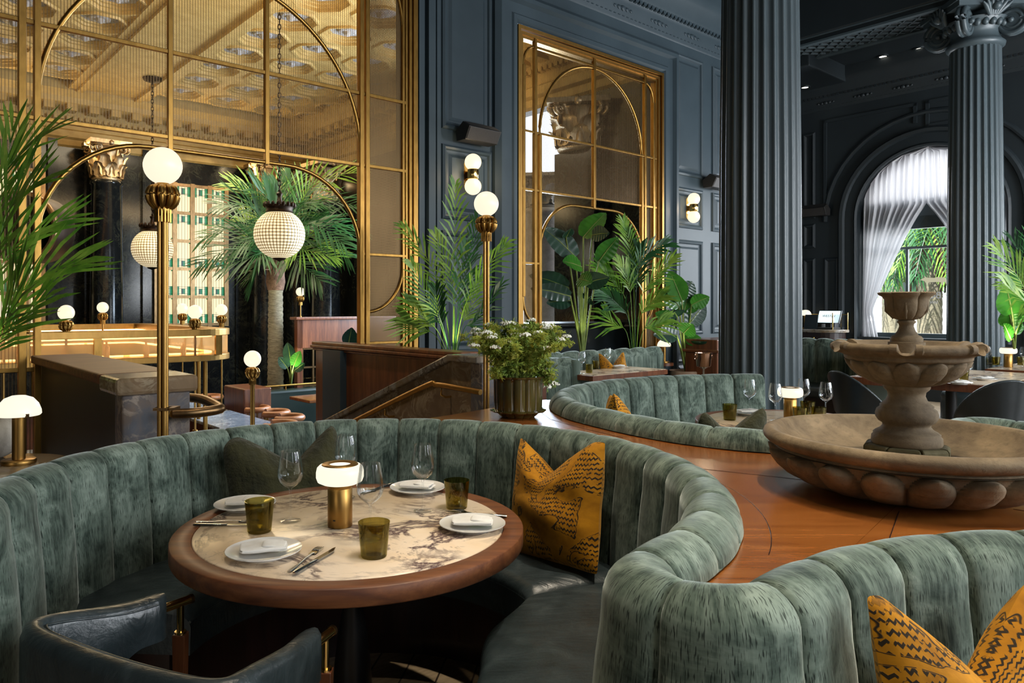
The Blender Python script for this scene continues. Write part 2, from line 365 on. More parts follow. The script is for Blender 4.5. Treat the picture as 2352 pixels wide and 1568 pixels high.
def thing(name, label, cat, loc=(0, 0, 0), rz=0, group=None, kind=None, mat4=None):
    o = bpy.data.objects.new(name, None); COL.objects.link(o); o.empty_display_size = .1
    if mat4 is not None: o.matrix_world = mat4
    else: o.location = loc; o.rotation_euler = (0, 0, rz)
    return tag(o, label, cat, group, kind)
def structure(name, mb, mats, **kw):
    o = obj(name, mb, mats, **kw); o['kind'] = 'structure'; return o
KIDS = {}
def dup(root, loc, rz=0, label=None, group=None, scale=None):
    r = root.copy(); COL.objects.link(r); r.location = loc; r.rotation_euler = (0, 0, rz)
    if label: r['label'] = label
    if group: r['group'] = group
    if scale: r.scale = (scale,)*3
    for ch in [o for o in COL.objects if o.parent == root]:
        c = ch.copy(); COL.objects.link(c); c.parent = r
        for g in [o for o in COL.objects if o.parent == ch]:
            d = g.copy(); COL.objects.link(d); d.parent = c
    return r
def arc(c, r, a0, a1, n):
    return [(c[0]+r*cos(radians(a0+(a1-a0)*i/n)), c[1]+r*sin(radians(a0+(a1-a0)*i/n))) for i in range(n+1)]
def resample(pts, n):
    d = [0]
    for a, b in zip(pts, pts[1:]): d.append(d[-1]+hypot(b[0]-a[0], b[1]-a[1]))
    out = []; j = 0
    for i in range(n+1):
        t = d[-1]*i/n
        while j < len(d)-2 and d[j+1] < t: j += 1
        k = (t-d[j])/max(1e-9, d[j+1]-d[j]); out.append((pts[j][0]+(pts[j+1][0]-pts[j][0])*k, pts[j][1]+(pts[j+1][1]-pts[j][1])*k))
    return out, d[-1]
def spline(pts, m=14):
    out = []; P = [pts[0]]+list(pts)+[pts[-1]]
    for i in range(1, len(P)-2):
        for k in range(m):
            t = k/m; q = []
            for c in range(len(pts[0])):
                a, b, cc, d = P[i-1][c], P[i][c], P[i+1][c], P[i+2][c]
                q.append(.5*(2*b+(cc-a)*t+(2*a-5*b+4*cc-d)*t*t+(3*b-a-3*cc+d)*t**3))
            out.append(tuple(q))
    out.append(tuple(pts[-1])); return out
# ---------- camera, render look ----------
cd = bpy.data.cameras.new('camera'); cam = bpy.data.objects.new('camera', cd); COL.objects.link(cam); S.camera = cam
cam.location = (0, 0, EYE); cam.rotation_euler = (pi/2, 0, 0)
cd.sensor_width = 36; cd.lens = FL*36/2352; cd.shift_x = (1176-CX)/2352; cd.shift_y = (HY-784)/2352
cd.clip_start = .05; cd.clip_end = 200
S.view_settings.view_transform = 'Standard'; S.view_settings.look = 'None'; S.view_settings.gamma = 1
S.view_settings.use_curve_mapping = False; S.view_settings.exposure = 0.0
cy = S.cycles; cy.use_denoising = True; cy.max_bounces = 7; cy.diffuse_bounces = 3; cy.glossy_bounces = 3
cy.transmission_bounces = 4; cy.transparent_max_bounces = 14; cy.caustics_reflective = False; cy.caustics_refractive = False
cy.adaptive_threshold = .025; cy.sample_clamp_indirect = 4; cy.blur_glossy = .5
w = bpy.data.worlds.new('sky'); S.world = w; w.use_nodes = True
w.node_tree.nodes['Background'].inputs[0].default_value = (.80, .90, 1, 1); w.node_tree.nodes['Background'].inputs[1].default_value = .9
# ---------- moulding helpers in a wall frame (x along, y into the wall, z up) ----------
def loopframe(mb, s0, s1, z0, z1, prof, y=0):
    vs = []
    for ins, n in prof:
        vs += [(s0+ins, y+n, z0+ins), (s1-ins, y+n, z0+ins), (s1-ins, y+n, z1-ins), (s0+ins, y+n, z1-ins)]
    fs = []
    for j in range(len(prof)-1):
        for k in range(4): fs.append((j*4+k, j*4+(k+1) % 4, j*4+4+(k+1) % 4, j*4+4+k))
    mb.add(vs, fs)
PANEL = [(0, .0), (.006, -.022), (.03, -.036), (.05, -.026), (.062, -.004), (.085, .0)]
FIELD = [(.10, 0), (.135, -.02), (.15, -.02)]
def panel(mb, s0, s1, z0, z1, y=0, field=True):
    loopframe(mb, s0, s1, z0, z1, PANEL, y)
    if field and s1-s0 > .32 and z1-z0 > .32:
        loopframe(mb, s0, s1, z0, z1, FIELD, y)
        mb.add([(s0+.15, y-.02, z0+.15), (s1-.15, y-.02, z0+.15), (s1-.15, y-.02, z1-.15), (s0+.15, y-.02, z1-.15)], [(0, 1, 2, 3)])
def extrude(mb, prof, x0, x1, mi=0):
    n = len(prof); vs = [(x0, a, b) for a, b in prof]+[(x1, a, b) for a, b in prof]
    mb.add(vs, [(i, i+1, n+i+1, n+i) for i in range(n-1)], mi)
# ---------- floors, ceilings, walls ----------
SF1, SL2, SR2, SC = ws(953), ws(1183), ws(1517), ws(1835)
mb = MB().box(-8, -11, -.12, SC, 0, 0); structure('floor', mb, 'floor_planks', mat4=W1)
mb = MB().box(-14, .02, -1.5, 13, 12, -1.35); structure('floor_bar_room', mb, 'marble_black', mat4=W1)
mb = MB()
mb.box(SF1, 0, 0, SL2, .35, 6.4); mb.box(-8, 0, 4.82, SF1, .35, 6.4); mb.box(SL2, 0, 4.80, SR2, .35, 6.4)
mb.box(SR2, 0, 0, SC+.3, .35, 6.4); mb.box(SL2, 0, 0, SR2, .35, .85); mb.box(2.55, 0, -1.35, SF1, .35, 1.05); mb.box(-8, 0, -1.35, -1.6, .35, 4.82)
# architrave round the second opening and beside the first
AR = [(-.36, 0), (-.36, -.05), (-.30, -.10), (-.25, -.10), (-.22, -.05), (-.10, -.05), (-.08, -.07), (-.03, -.07), (-.0, -.03), (0, .1)]
loopframe(mb, SL2, SR2, .2, 4.80, AR)
for x0, x1, d in ((SF1+.02, SF1+.09, .05), (SF1+.13, SF1+.22, .07), (SF1+.26, SF1+.31, .04)): mb.box(x0, -d, 0, x1, .0, 5.3)
a, b = ws(1013), ws(1128)
panel(mb, a, b, wz(1013, 294), 5.15); panel(mb, a, b, wz(1013, 502), wz(1013, 329)); panel(mb, a, b, .95, wz(1013, 528)); panel(mb, a, b, .15, .80)
pa, pb = ws(1547), ws(1612); step = (pb-pa)+.26
for k in range(5):
    x0, x1 = pa+k*step, pb+k*step
    if x1 > SC: break
    panel(mb, x0, x1, wz(1547, 399), wz(1547, 119)); panel(mb, x0, x1, wz(1547, 521), wz(1547, 426)); panel(mb, x0, x1, wz(1611, 767), wz(1547, 548)); panel(mb, x0, x1, .2, .72)
mb.box(SR2+.38, -.04, .80, SC, 0, .86)
loopframe(mb, SL2-.2, ws(1532), 5.06, 5.20, [(0, 0), (.01, -.03), (.03, -.03), (.04, 0)])
structure('wall_back', mb, 'paint_blue', mat4=W1)
def cornice(name, z, x0, x1, frame, mat, sc=1.0):
    mb = MB(); P = [(0, 0), (-.02, .02), (-.02, .05), (-.04, .07), (-.04, .22), (-.07, .26), (-.14, .32), (-.14, .38), (-.26, .46), (-.30, .58), (-.30, 1.1)]
    extrude(mb, [(p*sc, z+q*sc) for p, q in P], x0, x1)
    n = int((x1-x0)/(.085*sc))
    for k in range(n):
        x = x0+k*.085*sc
        mb.box(x, -.115*sc, z+.255*sc, x+.05*sc, -.05*sc, z+.315*sc); mb.box(x, -.035*sc, z+.055*sc, x+.04*sc, -.0, z+.085*sc)
        if k % 9 == 4:
            for j, (dx, r) in enumerate(((-.16, .03), (-.08, .04), (0, .05), (.08, .04), (.16, .03))): mb.sphere((x+dx*sc, -.04*sc, z+.145*sc), r*sc, 8, 5, (1, .5, .8))
    return structure(name, mb, mat, mat4=frame)
cornice('trim_1', wz(1647, 135), -8, SC, W1, 'paint_blue', 1.05)
# window wall with an arched opening
TC, TR, TS, TSILL = 2.05, 1.05, 2.95, .98
mb = MB(); H2 = 6.4
mb.box(-.4, 0, 0, TC-TR, .4, H2); mb.box(TC+TR, 0, 0, 9, .4, H2); mb.box(TC-TR, 0, 0, TC+TR, .4, TSILL)
N = 28; vs = []
for i in range(N+1):
    q = pi-pi*i/N; x, z = TC+TR*cos(q), TS+TR*sin(q); vs += [(x, 0, z), (x, 0, H2), (x, .4, z)]
mb.add(vs, [f for i in range(N) for f in ((3*i, 3*i+3, 3*i+4, 3*i+1), (3*i, 3*i+2, 3*i+5, 3*i+3))])
def archmould(mb, c, zs, prof, zbot, n=28):
    m = len(prof); vs = []; seq = [(-1, zbot)]+[None]*(n+1)+[(1, zbot)]
    for r, y in prof: vs.append((c-r, y, zbot))
    for i in range(n+1):
        q = pi-pi*i/n
        for r, y in prof: vs.append((c+r*cos(q), y, zs+r*sin(q)))
    for r, y in prof: vs.append((c+r, y, zbot))
    mb.add(vs, [(i*m+j, i*m+j+1, (i+1)*m+j+1, (i+1)*m+j) for i in range(n+2) for j in range(m-1)], 0, False)
archmould(mb, TC, TS, [(TR, .1), (TR, -.03), (TR+.03, -.05), (TR+.06, -.02), (TR+.20, -.02), (TR+.22, -.07), (TR+.27, -.08), (TR+.30, -.05), (TR+.32, 0)], TSILL-.05)
archmould(mb, TC, TS, [(TR+.50, 0), (TR+.51, -.03), (TR+.54, -.04), (TR+.57, -.03), (TR+.59, 0)], TS+.1, 20)
for p0, p1 in ((1845, 1873), (1893, 1927)):
    for za, zb in ((wtz(1893, 800), wtz(1893, 592)), (wtz(1893, 568), wtz(1893, 512)), (wtz(1893, 500), wtz(1893, 300))): 
        if p0 == 1845 or zb < 2.8: panel(mb, wt(p0), wt(p1), max(za, .2), zb, field=False)
zt = wtz(1893, 277)
for x0, x1, za, zb in ((wt(1893), wt(1893)+.05, TS+.2, zt), (wt(1893), wt(2107), zt-.05, zt), (wt(2107)-.05, wt(2107), zt-.32, zt), (wt(2127), wt(2220), zt-.05, zt), (wt(2127), wt(2127)+.05, zt-.4, zt), (wt(2127), wt(2220), zt-.42, zt-.37)): mb.box(x0, -.03, za, x1, 0, zb)
for k in range(3): panel(mb, 3.55+k*.62, 4.05+k*.62, wtz(2330, 552), wtz(2330, 488)); panel(mb, 3.55+k*.62, 4.05+k*.62, .3, wtz(2330, 575))
structure('wall_window', mb, 'paint_dark', mat4=W2)
cornice('trim_2', wtz(1845, 263), -.4, 9, W2, 'paint_dark', .80)
# walls behind and beside the camera, never in the picture, close the room
mb = MB().box(-8, -11.3, 0, 14, -11, 6.4); structure('wall_right', mb, 'paint_dark', mat4=W1)
mb = MB().box(-8.3, -11.3, 0, -8, .35, 6.4); structure('wall_rear', mb, 'paint_dark', mat4=W1)
mb = MB()
mb.box(-8, -11, 6.35, 14, .35, 6.5)
def strip(p, q, wdt, z0, z1):
    p = Vector(p); q = Vector(q); t = (q-p).normalized(); n = Vector((-t.y, t.x, 0))*wdt/2
    c = [p-n, q-n, q+n, p+n]; mb2.prism([(v.x, v.y) for v in c], z0, z1)
structure('ceiling', mb, 'paint_dark', mat4=W1)
C1P, C2P = Vector((2.5, 6.5, 0)), Vector((6.572, 9.7, 0))
mb2 = MB()
q1 = C2P+D2*4.0; q0 = C2P-D2*4; strip(q1, q0, .70, 5.43, 6.36)
strip(C1P+D2*.6, C1P-D2*6, .76, 5.73, 6.36)
strip(K0-D1*.08+D2*.0, K0-D1*.08-D2*9, .2, 5.40, 6.36); strip(K0-D2*.45, K0-D2*.45-D1*1.5, .9, 5.24, 6.36); strip(K0-D1*1.0, K0-D1*1.0-D2*9, 2.0, 5.50, 6.3)
ce = structure('trim_3', mb2, 'paint_dark', bevel=.02)
# lattice on the soffit of the beam over the far column, with its two plain fillets
mb = MB(); f = Matrix.Translation(C2P+Vector((0, 0, 5.43))) @ Matrix.Rotation(atan2(.763, -.646), 4, 'Z')
for x in [k*.19-4 for k in range(44)]:
    mb.bar((x, -.26, -.006), (x+.5, .26, -.006), .03, .02); mb.bar((x+.5, -.26, -.006), (x, .26, -.006), .03, .02)
for y in (-.34, .34): mb.box(-4, y-.045, -.03, 4, y+.045, .0)
for y, z in ((.385, .06), (.385, .2)): mb.box(-4, y-.01, z, 4, y+.02, z+.03)
for k in range(120):
    mb.box(-4+k*.066, .37, .24, -4+k*.066+.04, .42, .29)
structure('trim_4', mb, 'paint_column', mat4=f)
dl = thing('downlight', 'round recessed downlight, the middle one of three in the dark ceiling', 'light', at(2028, 128, 0) if 0 else (0, 0, 0), 0, 'recessed downlights')
obj('trim_ring', MB().lathe([(.055, -.02), (.085, -.02), (.085, .0), (.055, 0), (.055, -.02)], 24, cap=False), 'paint_dark', dl)
obj('lens', MB().lathe([(0, -.012), (.056, -.012)], 24), 'downlight_face', dl)
def ceil_pt(px, py, z): return onz(px, py, z)
dl.location = ceil_pt(2028, 128, 5.497)
dup(dl, ceil_pt(2112, 110, 5.497), 0, 'round recessed downlight nearest the far column capital'); dup(dl, ceil_pt(1849, 199, 5.237), 0, 'round recessed downlight in the latticed soffit beside the near column')
# ---------- columns ----------
def flutes(n, d):
    def f(a, z):
        t = (a*n/(2*pi)) % 1.0; t = abs(t-.5)*2
        return 1-d*(1-min(1, t/.80)**2) if t < .80 else 1
    return f
def column(loc, R, z0, z1, mat, nfl, label, name='fluted_column'):
    c = thing(name, label, 'column', loc, 0, kind='thing')
    if nfl:
        fl = flutes(nfl, .085)
        obj('shaft', MB().lathe([(R*1.02, z0), (R, z0+1.0), (R*.985, (z0+z1)/2), (R*.90, z1)], nfl*14, rmod=fl), mat, c)
    else:
        obj('shaft', MB().lathe([(R, z0), (R, z0+1), (R*.97, (z0+z1)/2), (R*.88, z1-.1), (R*.96, z1-.08), (R*.96, z1-.03), (R*.88, z1)], 48), mat, c)
    return c
c1 = column(C1P, .345, .30, 5.2, 'paint_column', 24, 'massive fluted blue-grey column standing behind the back round banquette')
obj('base', MB().lathe([(.42, 0), (.42, .12), (.40, .16), (.42, .2), (.40, .25), (.36, .30)], 48), 'paint_column', c1)
obj('capital', MB().lathe([(.31, 5.2), (.36, 5.22), (.36, 5.28), (.33, 5.3), (.38, 5.5), (.45, 5.73)], 40), 'paint_column', c1)
c2 = column(Vector((C2P.x, C2P.y, .103)), .345, .30, wz(1, 1) if 0 else 5.10, 'paint_column', 24, 'fluted blue-grey column with scrolled capital standing before the curtained window')
obj('base', MB().lathe([(.42, -.11), (.42, .12), (.40, .16), (.42, .2), (.40, .25), (.36, .30)], 48), 'paint_column', c2); c2.scale = (.93,)*3
def volute(mb, ang, z, R, r0):
    m = Matrix.Rotation(ang, 4, 'Z')
    for sd in (-1, 1):
        pts = []; rad = []
        for i in range(46):
            q = i/45; r = r0*(1-.82*q); a = pi/2+sd*0-q*2.4*2*pi
            pts.append(m @ Vector((R+r*cos(a), sd*.035, z+r*sin(a)))); rad.append(.040*(1-.62*q))
        mb.tube(pts, rad, 7)
    disc = MB().lathe([(r0*.9, -.05), (r0*.96, 0), (r0*.9, .05)], 28); mb.rot_add(disc, m @ Matrix.Translation((R, 0, z)) @ Matrix.Rotation(pi/2, 4, 'X'))
    mb.sphere(m @ Vector((R, .08, z)), .04, 10, 6); mb.sphere(m @ Vector((R, -.08, z)), .04, 10, 6)
mb = MB(); mb.lathe([(.31, 5.10), (.35, 5.13), (.36, 5.17), (.33, 5.20), (.30, 5.24), (.30, 5.34), (.38, 5.42), (.40, 5.48), (.30, 5.52)], 48)
for k in range(24):
    a = 2*pi*k/24; mb.sphere((.36*cos(a), .36*sin(a), 5.40), .045, 8, 6, (1, 1, 1.3))
for k in range(4): volute(mb, radians(-4.7+90*k+45), 5.40, .44, .20)
for k in range(4):
    m = Matrix.Rotation(radians(-4.7+90*k), 4, 'Z')
    for i in range(7):
        a = -1.2+.4*i; mb.tube([m @ Vector((.42, .05*sin(a), 5.46)), m @ Vector((.49, .14*sin(a), 5.52+.08*cos(a))), m @ Vector((.52, .2*sin(a), 5.54+.16*cos(a)))], [.03, .035, .012], 6)
    mb.sphere(m @ Vector((.50, 0, 5.55)), .06, 10, 6)
m = Matrix.Rotation(radians(-4.7), 4, 'Z')
mb.box(-.47, -.47, 5.58, .47, .47, 5.65, m=m); mb.box(-.50, -.50, 5.65, .50, .50, 5.72, m=m)
obj('capital', mb, 'paint_column', c2)
# ---------- the brass screens in the wall openings ----------
def arcpts(cx, cz, r, a0, a1, n=20, rz=None): return [(cx+r*cos(radians(a0+(a1-a0)*i/n)), 0, cz+(rz or r)*sin(radians(a0+(a1-a0)*i/n))) for i in range(n+1)]
scr = thing('brass_screen', 'wide brass lattice screen with woven mesh above the stair opening', 'screen', mat4=W1)
ZA, ZB, ZTOP, ZL = wz(941, 239), wz(941, 395), 4.78, 1.06
S1, S2 = ws(828), ws(841); T3 = [ws(390), ws(612)]
mb = MB()
for x0, x1, y0, y1 in ((SF1-.055, SF1, -.06, .1), (SF1-.095, SF1-.06, -.04, .08), (SF1-.13, SF1-.10, -.02, .06)): mb.box(x0, y0, ZL-.15, x1, y1, ZTOP)
mb.box(-1.55, -.06, ZTOP-.06, SF1, .1, ZTOP); mb.box(-1.58, -.06, -.0, -1.52, .1, ZTOP)
obj('frame', mb, 'brass', scr, bevel=.006)
mb = MB()
for x, w_, zb in ((ws(50), .05, .0), (ws(85), .045, 0.0), (S1, .045, ZL-.1), (S2, .045, ZL-.1)): mb.box(x-w_/2, -.035, zb, x+w_/2, .035, ZTOP)
for x in T3: mb.box(x-.02, -.025, ZB-.12, x+.02, .025, ZTOP)
for x in (ws(925), -.85): mb.box(x-.014, -.02, ZL, x+.014, .02, ZTOP)
for z in (ZA, ZB): mb.box(-1.5, -.018, z-.016, SF1-.12, .018, z+.016)
for z in (wz(941, 589), wz(941, 784)): mb.box(S1, -.018, z-.014, SF1-.12, .018, z+.014)
zl = wz(40, 850); mb.box(-1.5, -.02, zl-.016, ws(85), .02, zl+.016)
obj('lattice', mb, 'brass', scr, bevel=.004)
L1 = ws(85); cx, rr = (L1+S1)/2, (S1-L1)/2
zo = ZB-.10; mb = MB()
mb.tube(arcpts(cx, 2.98, rr, 0, 180, 44), .020, 8)
mb.tube([(L1, 0, zo-1.05)]+[(x, 0, z) for x, _, z in arcpts(L1+.80, zo-.80, .80, 180, 90, 14)]+[(x, 0, z) for x, _, z in arcpts(S1-.80, zo-.80, .80, 90, 0, 14)]+[(S1, 0, zo-1.05)], .020, 8)
xr = ws(925); mb.tube(arcpts(S2, wz(841, 716)+.46, xr-S2, -90, 0, 14, .46), .016, 8); mb.tube([(xr, 0, ZA)]+arcpts(S2, ZA+.72, xr-S2, 0, 90, 14, .72), .016, 8)
mb.tube(arcpts(L1-.05, wz(85, 700)+.3, .38, -90, -180, 12, .5), .014, 8)
obj('arched_bars', mb, 'brass', scr)
for x0, x1, z0, z1, mt in ((L1, S1, ZB, ZTOP, 'woven_mesh'), (S2, SF1-.1, ZL, ZTOP, 'woven_mesh_dense'), (-1.55, L1-.02, 0.0, ZTOP, 'woven_mesh')):
    obj('mesh_panel', MB().add([(x0, .012, z0), (x1, .012, z0), (x1, .012, z1), (x0, .012, z1)], [(0, 1, 2, 3)]), mt, scr)
obj('mesh_panel', MB().add([(S2, .10, ZL), (SF1-.1, .10, ZL), (SF1-.1, .10, ZTOP), (S2, .10, ZTOP)], [(0, 1, 2, 3)]), 'woven_mesh_dense', scr)
scr = thing('brass_screen', 'tall narrow brass lattice screen in the blue wall opening right of the wall sconce', 'screen', mat4=W1)
mb = MB()
for i, (d, y) in enumerate(((0, -.06), (.05, -.03), (.085, -.01))):
    loopframe(mb, SL2+d, SR2-d, .85, 4.78-d, [(0, .08), (0, y), (.04, y), (.04, .08)])
obj('frame', mb, 'brass_satin', scr)
zt, zm, zlw, zq = wz(1232, 110), wz(1192, 297), wz(1192, 432), wz(1192, 603)
v1, v2, v3, vc, v4, v5, v6 = ws(1201), ws(1228), ws(1239), ws(1363.5), ws(1473.5), ws(1480), ws(1500)
mb = MB()
for x, za, zb in ((v1, zq-.4, zt-.25), (v2, .9, 4.70), (v3, .9, zm), (vc, zlw-.13, 4.70), (v4, .9, zm-.02), (v5, .9, 4.70), (v6, zq-.4, zt-.25)): mb.box(x-.02, -.025, za, x+.02, .025, zb)
mb.box(v2, -.018, zt-.014, v5, .018, zt+.014)
for z in (zm, zlw): mb.box(SL2+.1, -.018, z-.014, SR2-.1, .018, z+.014)
for x0, x1 in ((SL2+.1, v3), (v4, SR2-.1)): mb.box(x0, -.018, zq-.014, x1, .018, zq+.014)
obj('lattice', mb, 'brass', scr, bevel=.004)
mb = MB(); r = (v4-v3)/2; c = (v3+v4)/2
mb.tube(arcpts(c, zm, r, 0, 180, 36), .02, 8)
mb.tube([(v3, 0, .9)]+arcpts(v3+.62, zlw-.12-.62, .62, 180, 90, 12)+arcpts(v4-.62, zlw-.12-.62, .62, 90, 0, 12)+[(v4, 0, .9)], .02, 8)
mb.tube(arcpts(v2, zt-.25, v2-v1, 90, 180, 10, .25), .016, 8); mb.tube(arcpts(v5, zt-.25, v6-v5, 0, 90, 10, .25), .016, 8)
mb.tube(arcpts(v2, zq-.4, v2-v1, 180, 270, 10, .3), .016, 8); mb.tube(arcpts(v5, zq-.4, v6-v5, 270, 360, 10, .3), .016, 8)
obj('arched_bars', mb, 'brass', scr)
for x0, x1, z0, z1 in ((SL2+.1, SR2-.1, zlw, 4.72), (SL2+.1, v3, .9, zlw), (v4, SR2-.1, .9, zlw)):
    obj('mesh_panel', MB().add([(x0, .012, z0), (x1, .012, z0), (x1, .012, z1), (x0, .012, z1)], [(0, 1, 2, 3)]), 'woven_mesh', scr)
# ---------- wall lights and loudspeakers ----------
def sconce(px, y0, y1, label):
    s0 = ws(px, -.1); z0, z1 = wz(px, y1, -.1), wz(px, y0, -.1); h = z1-z0; r = h*.245; zc = (z0+z1)/2
    t = thing('wall_sconce', label, 'sconce', W1 @ Vector((s0, 0, zc)), W1.to_euler().z, 'double globe wall sconces')
    mb = MB(); pl = [(x, z) for x, z in arc((0, h*.30), .055, 0, 180, 12)]+[(x, z) for x, z in arc((0, -h*.30), .055, 180, 360, 12)]
    mb.prism(pl, 0, .02, m=Matrix.Rotation(pi/2, 4, 'X')); obj('back_plate', mb, 'brass_bright', t)
    obj('holder', MB().lathe([(.06, -.055), (.064, -.05), (.064, .05), (.06, .055)], 24, (0, -.11, 0)).box(-.02, -.08, -.04, .02, -.0, .04), 'brass_bright', t, bevel=.003)
    pl_ = bpy.data.lights.new('sconce_lamp', 'POINT'); pl_.energy = 5; pl_.color = (1, .76, .46); pl_.shadow_soft_size = .05; po = bpy.data.objects.new('sconce_lamp', pl_); COL.objects.link(po); po.location = W1 @ Vector((s0, -.30, zc))
    for sg in (1, -1): obj('globe', MB().sphere((0, -.11, sg*(.05+r*.9)), r, 24, 14), 'sconce_light', t)
    return t
sc = sconce(1085, 361, 440, 'brass wall sconce with two lit globes, left of the tall narrow screen')
sconce(1592, 449, 506, 'brass wall sconce with two lit globes, right of the tall narrow screen')

def speaker(loc, rz, w_, label, tilt=.0):
    t = thing('wall_speaker', label, 'speaker', loc, rz)
    pr = [(0, .0), (-.13, .085), (-.24, .015), (-.17, -.115), (-.02, -.115)]
    mb = MB(); n = len(pr); vs = [(-w_/2, a, b) for a, b in pr]+[(w_/2, a, b) for a, b in pr]
    mb.add(vs, [tuple(range(n)), tuple(range(2*n-1, n-1, -1))]+[(i, n+i, n+(i+1) % n, (i+1) % n) for i in range(n)])
    obj('cabinet', mb, 'speaker_case', t, bevel=.006)
    g = MB().add([(-w_/2+.015, -.133, .088), (w_/2-.015, -.133, .088), (w_/2-.015, -.239, .021), (-w_/2+.015, -.239, .021)], [(0, 1, 2, 3)])
    g.add([(-w_/2+.015, -.242, .008), (w_/2-.015, -.242, .008), (w_/2-.015, -.177, -.11), (-w_/2+.015, -.177, -.11)], [(0, 1, 2, 3)]); obj('grille', g, 'speaker_grille', t)
    obj('bracket', MB().box(-.05, -.03, -.06, .05, .04, .06), 'black_iron', t)
    return t
ez = W1.to_euler().z
speaker(W1 @ Vector((ws(1083, -.05), -.05, wz(1083, 308, -.05))), ez, .46, 'dark box loudspeaker above the wall sconce left of the tall screen')
speaker(W1 @ Vector((ws(1632, -.05), -.05, wz(1632, 418, -.05))), ez, .46, 'dark box loudspeaker beside the near fluted column')
speaker(W2 @ Vector((wt(1876), -.05, wtz(1876, 484))), W2.to_euler().z, .52, 'black box loudspeaker on the wall left of the curtained arch')
# ---------- arched window: frame, panes, curtains, what is outside ----------
wn = bpy.data.objects.new('window_1', None); COL.objects.link(wn); wn.matrix_world = W2; wn['kind'] = 'structure'
mb = MB(); x0, x1 = TC-TR, TC+TR
mb.box(x0, .26, TSILL, x0+.08, .34, TS); mb.box(x1-.08, .26, TSILL, x1, .34, TS); mb.box(x0, .26, TSILL, x1, .34, TSILL+.07)
zm2 = wtz(2110, 565); mb.box(x0, .27, zm2-.02, x1, .33, zm2+.02); xm = wt(2068); mb.box(xm-.018, .27, TSILL, xm+.018, .33, zm2)
archmould(mb, TC, TS, [(TR, .34), (TR, .26), (TR-.08, .26), (TR-.08, .34)], TS-.01)
zb2 = wtz(2110, 520); mb.box(x0, .30, zb2+.0, x1, .38, zb2+.42); mb.box(x0, .26, zb2+.42, x1, .36, zb2+.47)
obj('window_frame', mb, 'paint_column', wn)
obj('pane', MB().add([(x0, .30, TSILL), (x1, .30, TSILL), (x1, .30, TS), (x0, .30, TS)], [(0, 1, 2, 3)]), 'glass_pane', wn)
# decal of a pale bull and the mirrored first letters beneath; their lit look is put in as glow
bull = [(0, .0), (.02, .10), (.05, .22), (.10, .27), (.40, .30), (.52, .26), (.72, .28), (.86, .30), (.93, .38), (.92, .28), (1.02, .24), (1.10, .16), (1.0, .13), (.92, .10), (.86, .0), (.84, -.12), (.78, -.12), (.77, .03), (.40, .04), (.24, .02), (.22, -.12), (.15, -.12), (.14, .02), (.07, .05), (.04, -.10), (0, -.1)]
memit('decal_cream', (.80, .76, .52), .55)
k = .30; zc = wtz(2145, 648); bx = wt(2098)
mb = MB().prism([(bx+(1.1-p)*k*1.15, zc+q*k) for p, q in bull], -.0, .004, m=Matrix.Rotation(pi/2, 4, 'X')); obj('decal', mb, 'decal_cream', wn, loc=(0, .292, 0))
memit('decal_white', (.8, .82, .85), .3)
def text(body, size, mat, parent, loc, rot, scale=(1, 1, 1), name='lettering'):
    c = bpy.data.curves.new(name, 'FONT'); c.body = body; c.size = size; c.align_x = 'CENTER'; c.align_y = 'CENTER'; c.extrude = .001
    o = bpy.data.objects.new(name, c); COL.objects.link(o); c.materials.append(MATS[mat]); o.parent = parent; o.location = loc; o.rotation_euler = rot; o.scale = scale; me = bpy.data.meshes.new_from_object(o.evaluated_get(bpy.context.evaluated_depsgraph_get())); q = bpy.data.objects.new(name, me); COL.objects.link(q); q.parent = parent; q.location = loc; q.rotation_euler = rot; q.scale = scale; bpy.data.objects.remove(o); return q
text('BO', .15, 'decal_white', wn, (wt(2130), .292, wtz(2146, 678)), (pi/2, 0, 0), (-1, 1, 1)); text('SAN', .06, 'decal_white', wn, (wt(2130), .292, wtz(2148, 694)), (pi/2, 0, 0), (-1, 1, 1))
def curtain(side):
    mb = MB(); xo = TC-TR+.03 if side < 0 else TC+TR-.03; xi = wt(2119)
    zt_, ztie = TS+TR, wtz(1980, 712)
    def f(u, v):
        # u across from the outer edge to the meeting edge, v downwards
        z = zt_-v*(zt_-.12)
        zk = (zt_-z)/(zt_-ztie)
        inner = xi
        zopen = wtz(2119, 468)
        if z < zopen:
            q = min(1, (zopen-z)/(zopen-ztie)); inner = xi+(xo-side*.16-xi)*(q**.82)
        if z < ztie: inner = xo-side*(.16+.20*min(1, (ztie-z)/1.0))
        x = xo+(inner-xo)*u
        if z > TS:
            h = sqrt(max(0, (TR-.01)**2-(z-TS)**2)); lim = TC+side*h
            if side < 0: x = max(x, lim)
            else: x = min(x, lim)
        wd = abs(inner-xo); fold = .012+.035*min(1, wd)
        return (x, .12+fold*sin(u*pi*22+1.5*sin(v*5))+.02*sin(u*pi*7), z)
    mb.grid(f, 150, 50); return mb
t = tag(obj('curtain', curtain(-1), 'curtain_cloth', mat4=W2), 'sheer white curtain tied back on the left side of the arched window', 'curtain', 'curtains of the arched window')
t = tag(obj('curtain', curtain(1), 'curtain_cloth', mat4=W2), 'sheer white curtain on the right side of the arched window, mostly behind the column', 'curtain', 'curtains of the arched window')
mb = MB().box(-20, .6, -.2, 30, 40, -.02); structure('ground_outside', mb, 'street_grey', mat4=W2)
mb = MB().box(-12, 34, 0, 40, 36, 12)
b_ = tag(obj('building', mb, 'street_pale', mat4=W2), 'pale sunlit building across the street beyond the arched window', 'building')
mb = MB()
for i in range(12):
    for j in range(3): mb.box(-11+i*4, 33.94, 1+j*3.6, -9+i*4, 34.02, 3.4+j*3.6)
obj('window_glazing', mb, 'panel_green', b_)
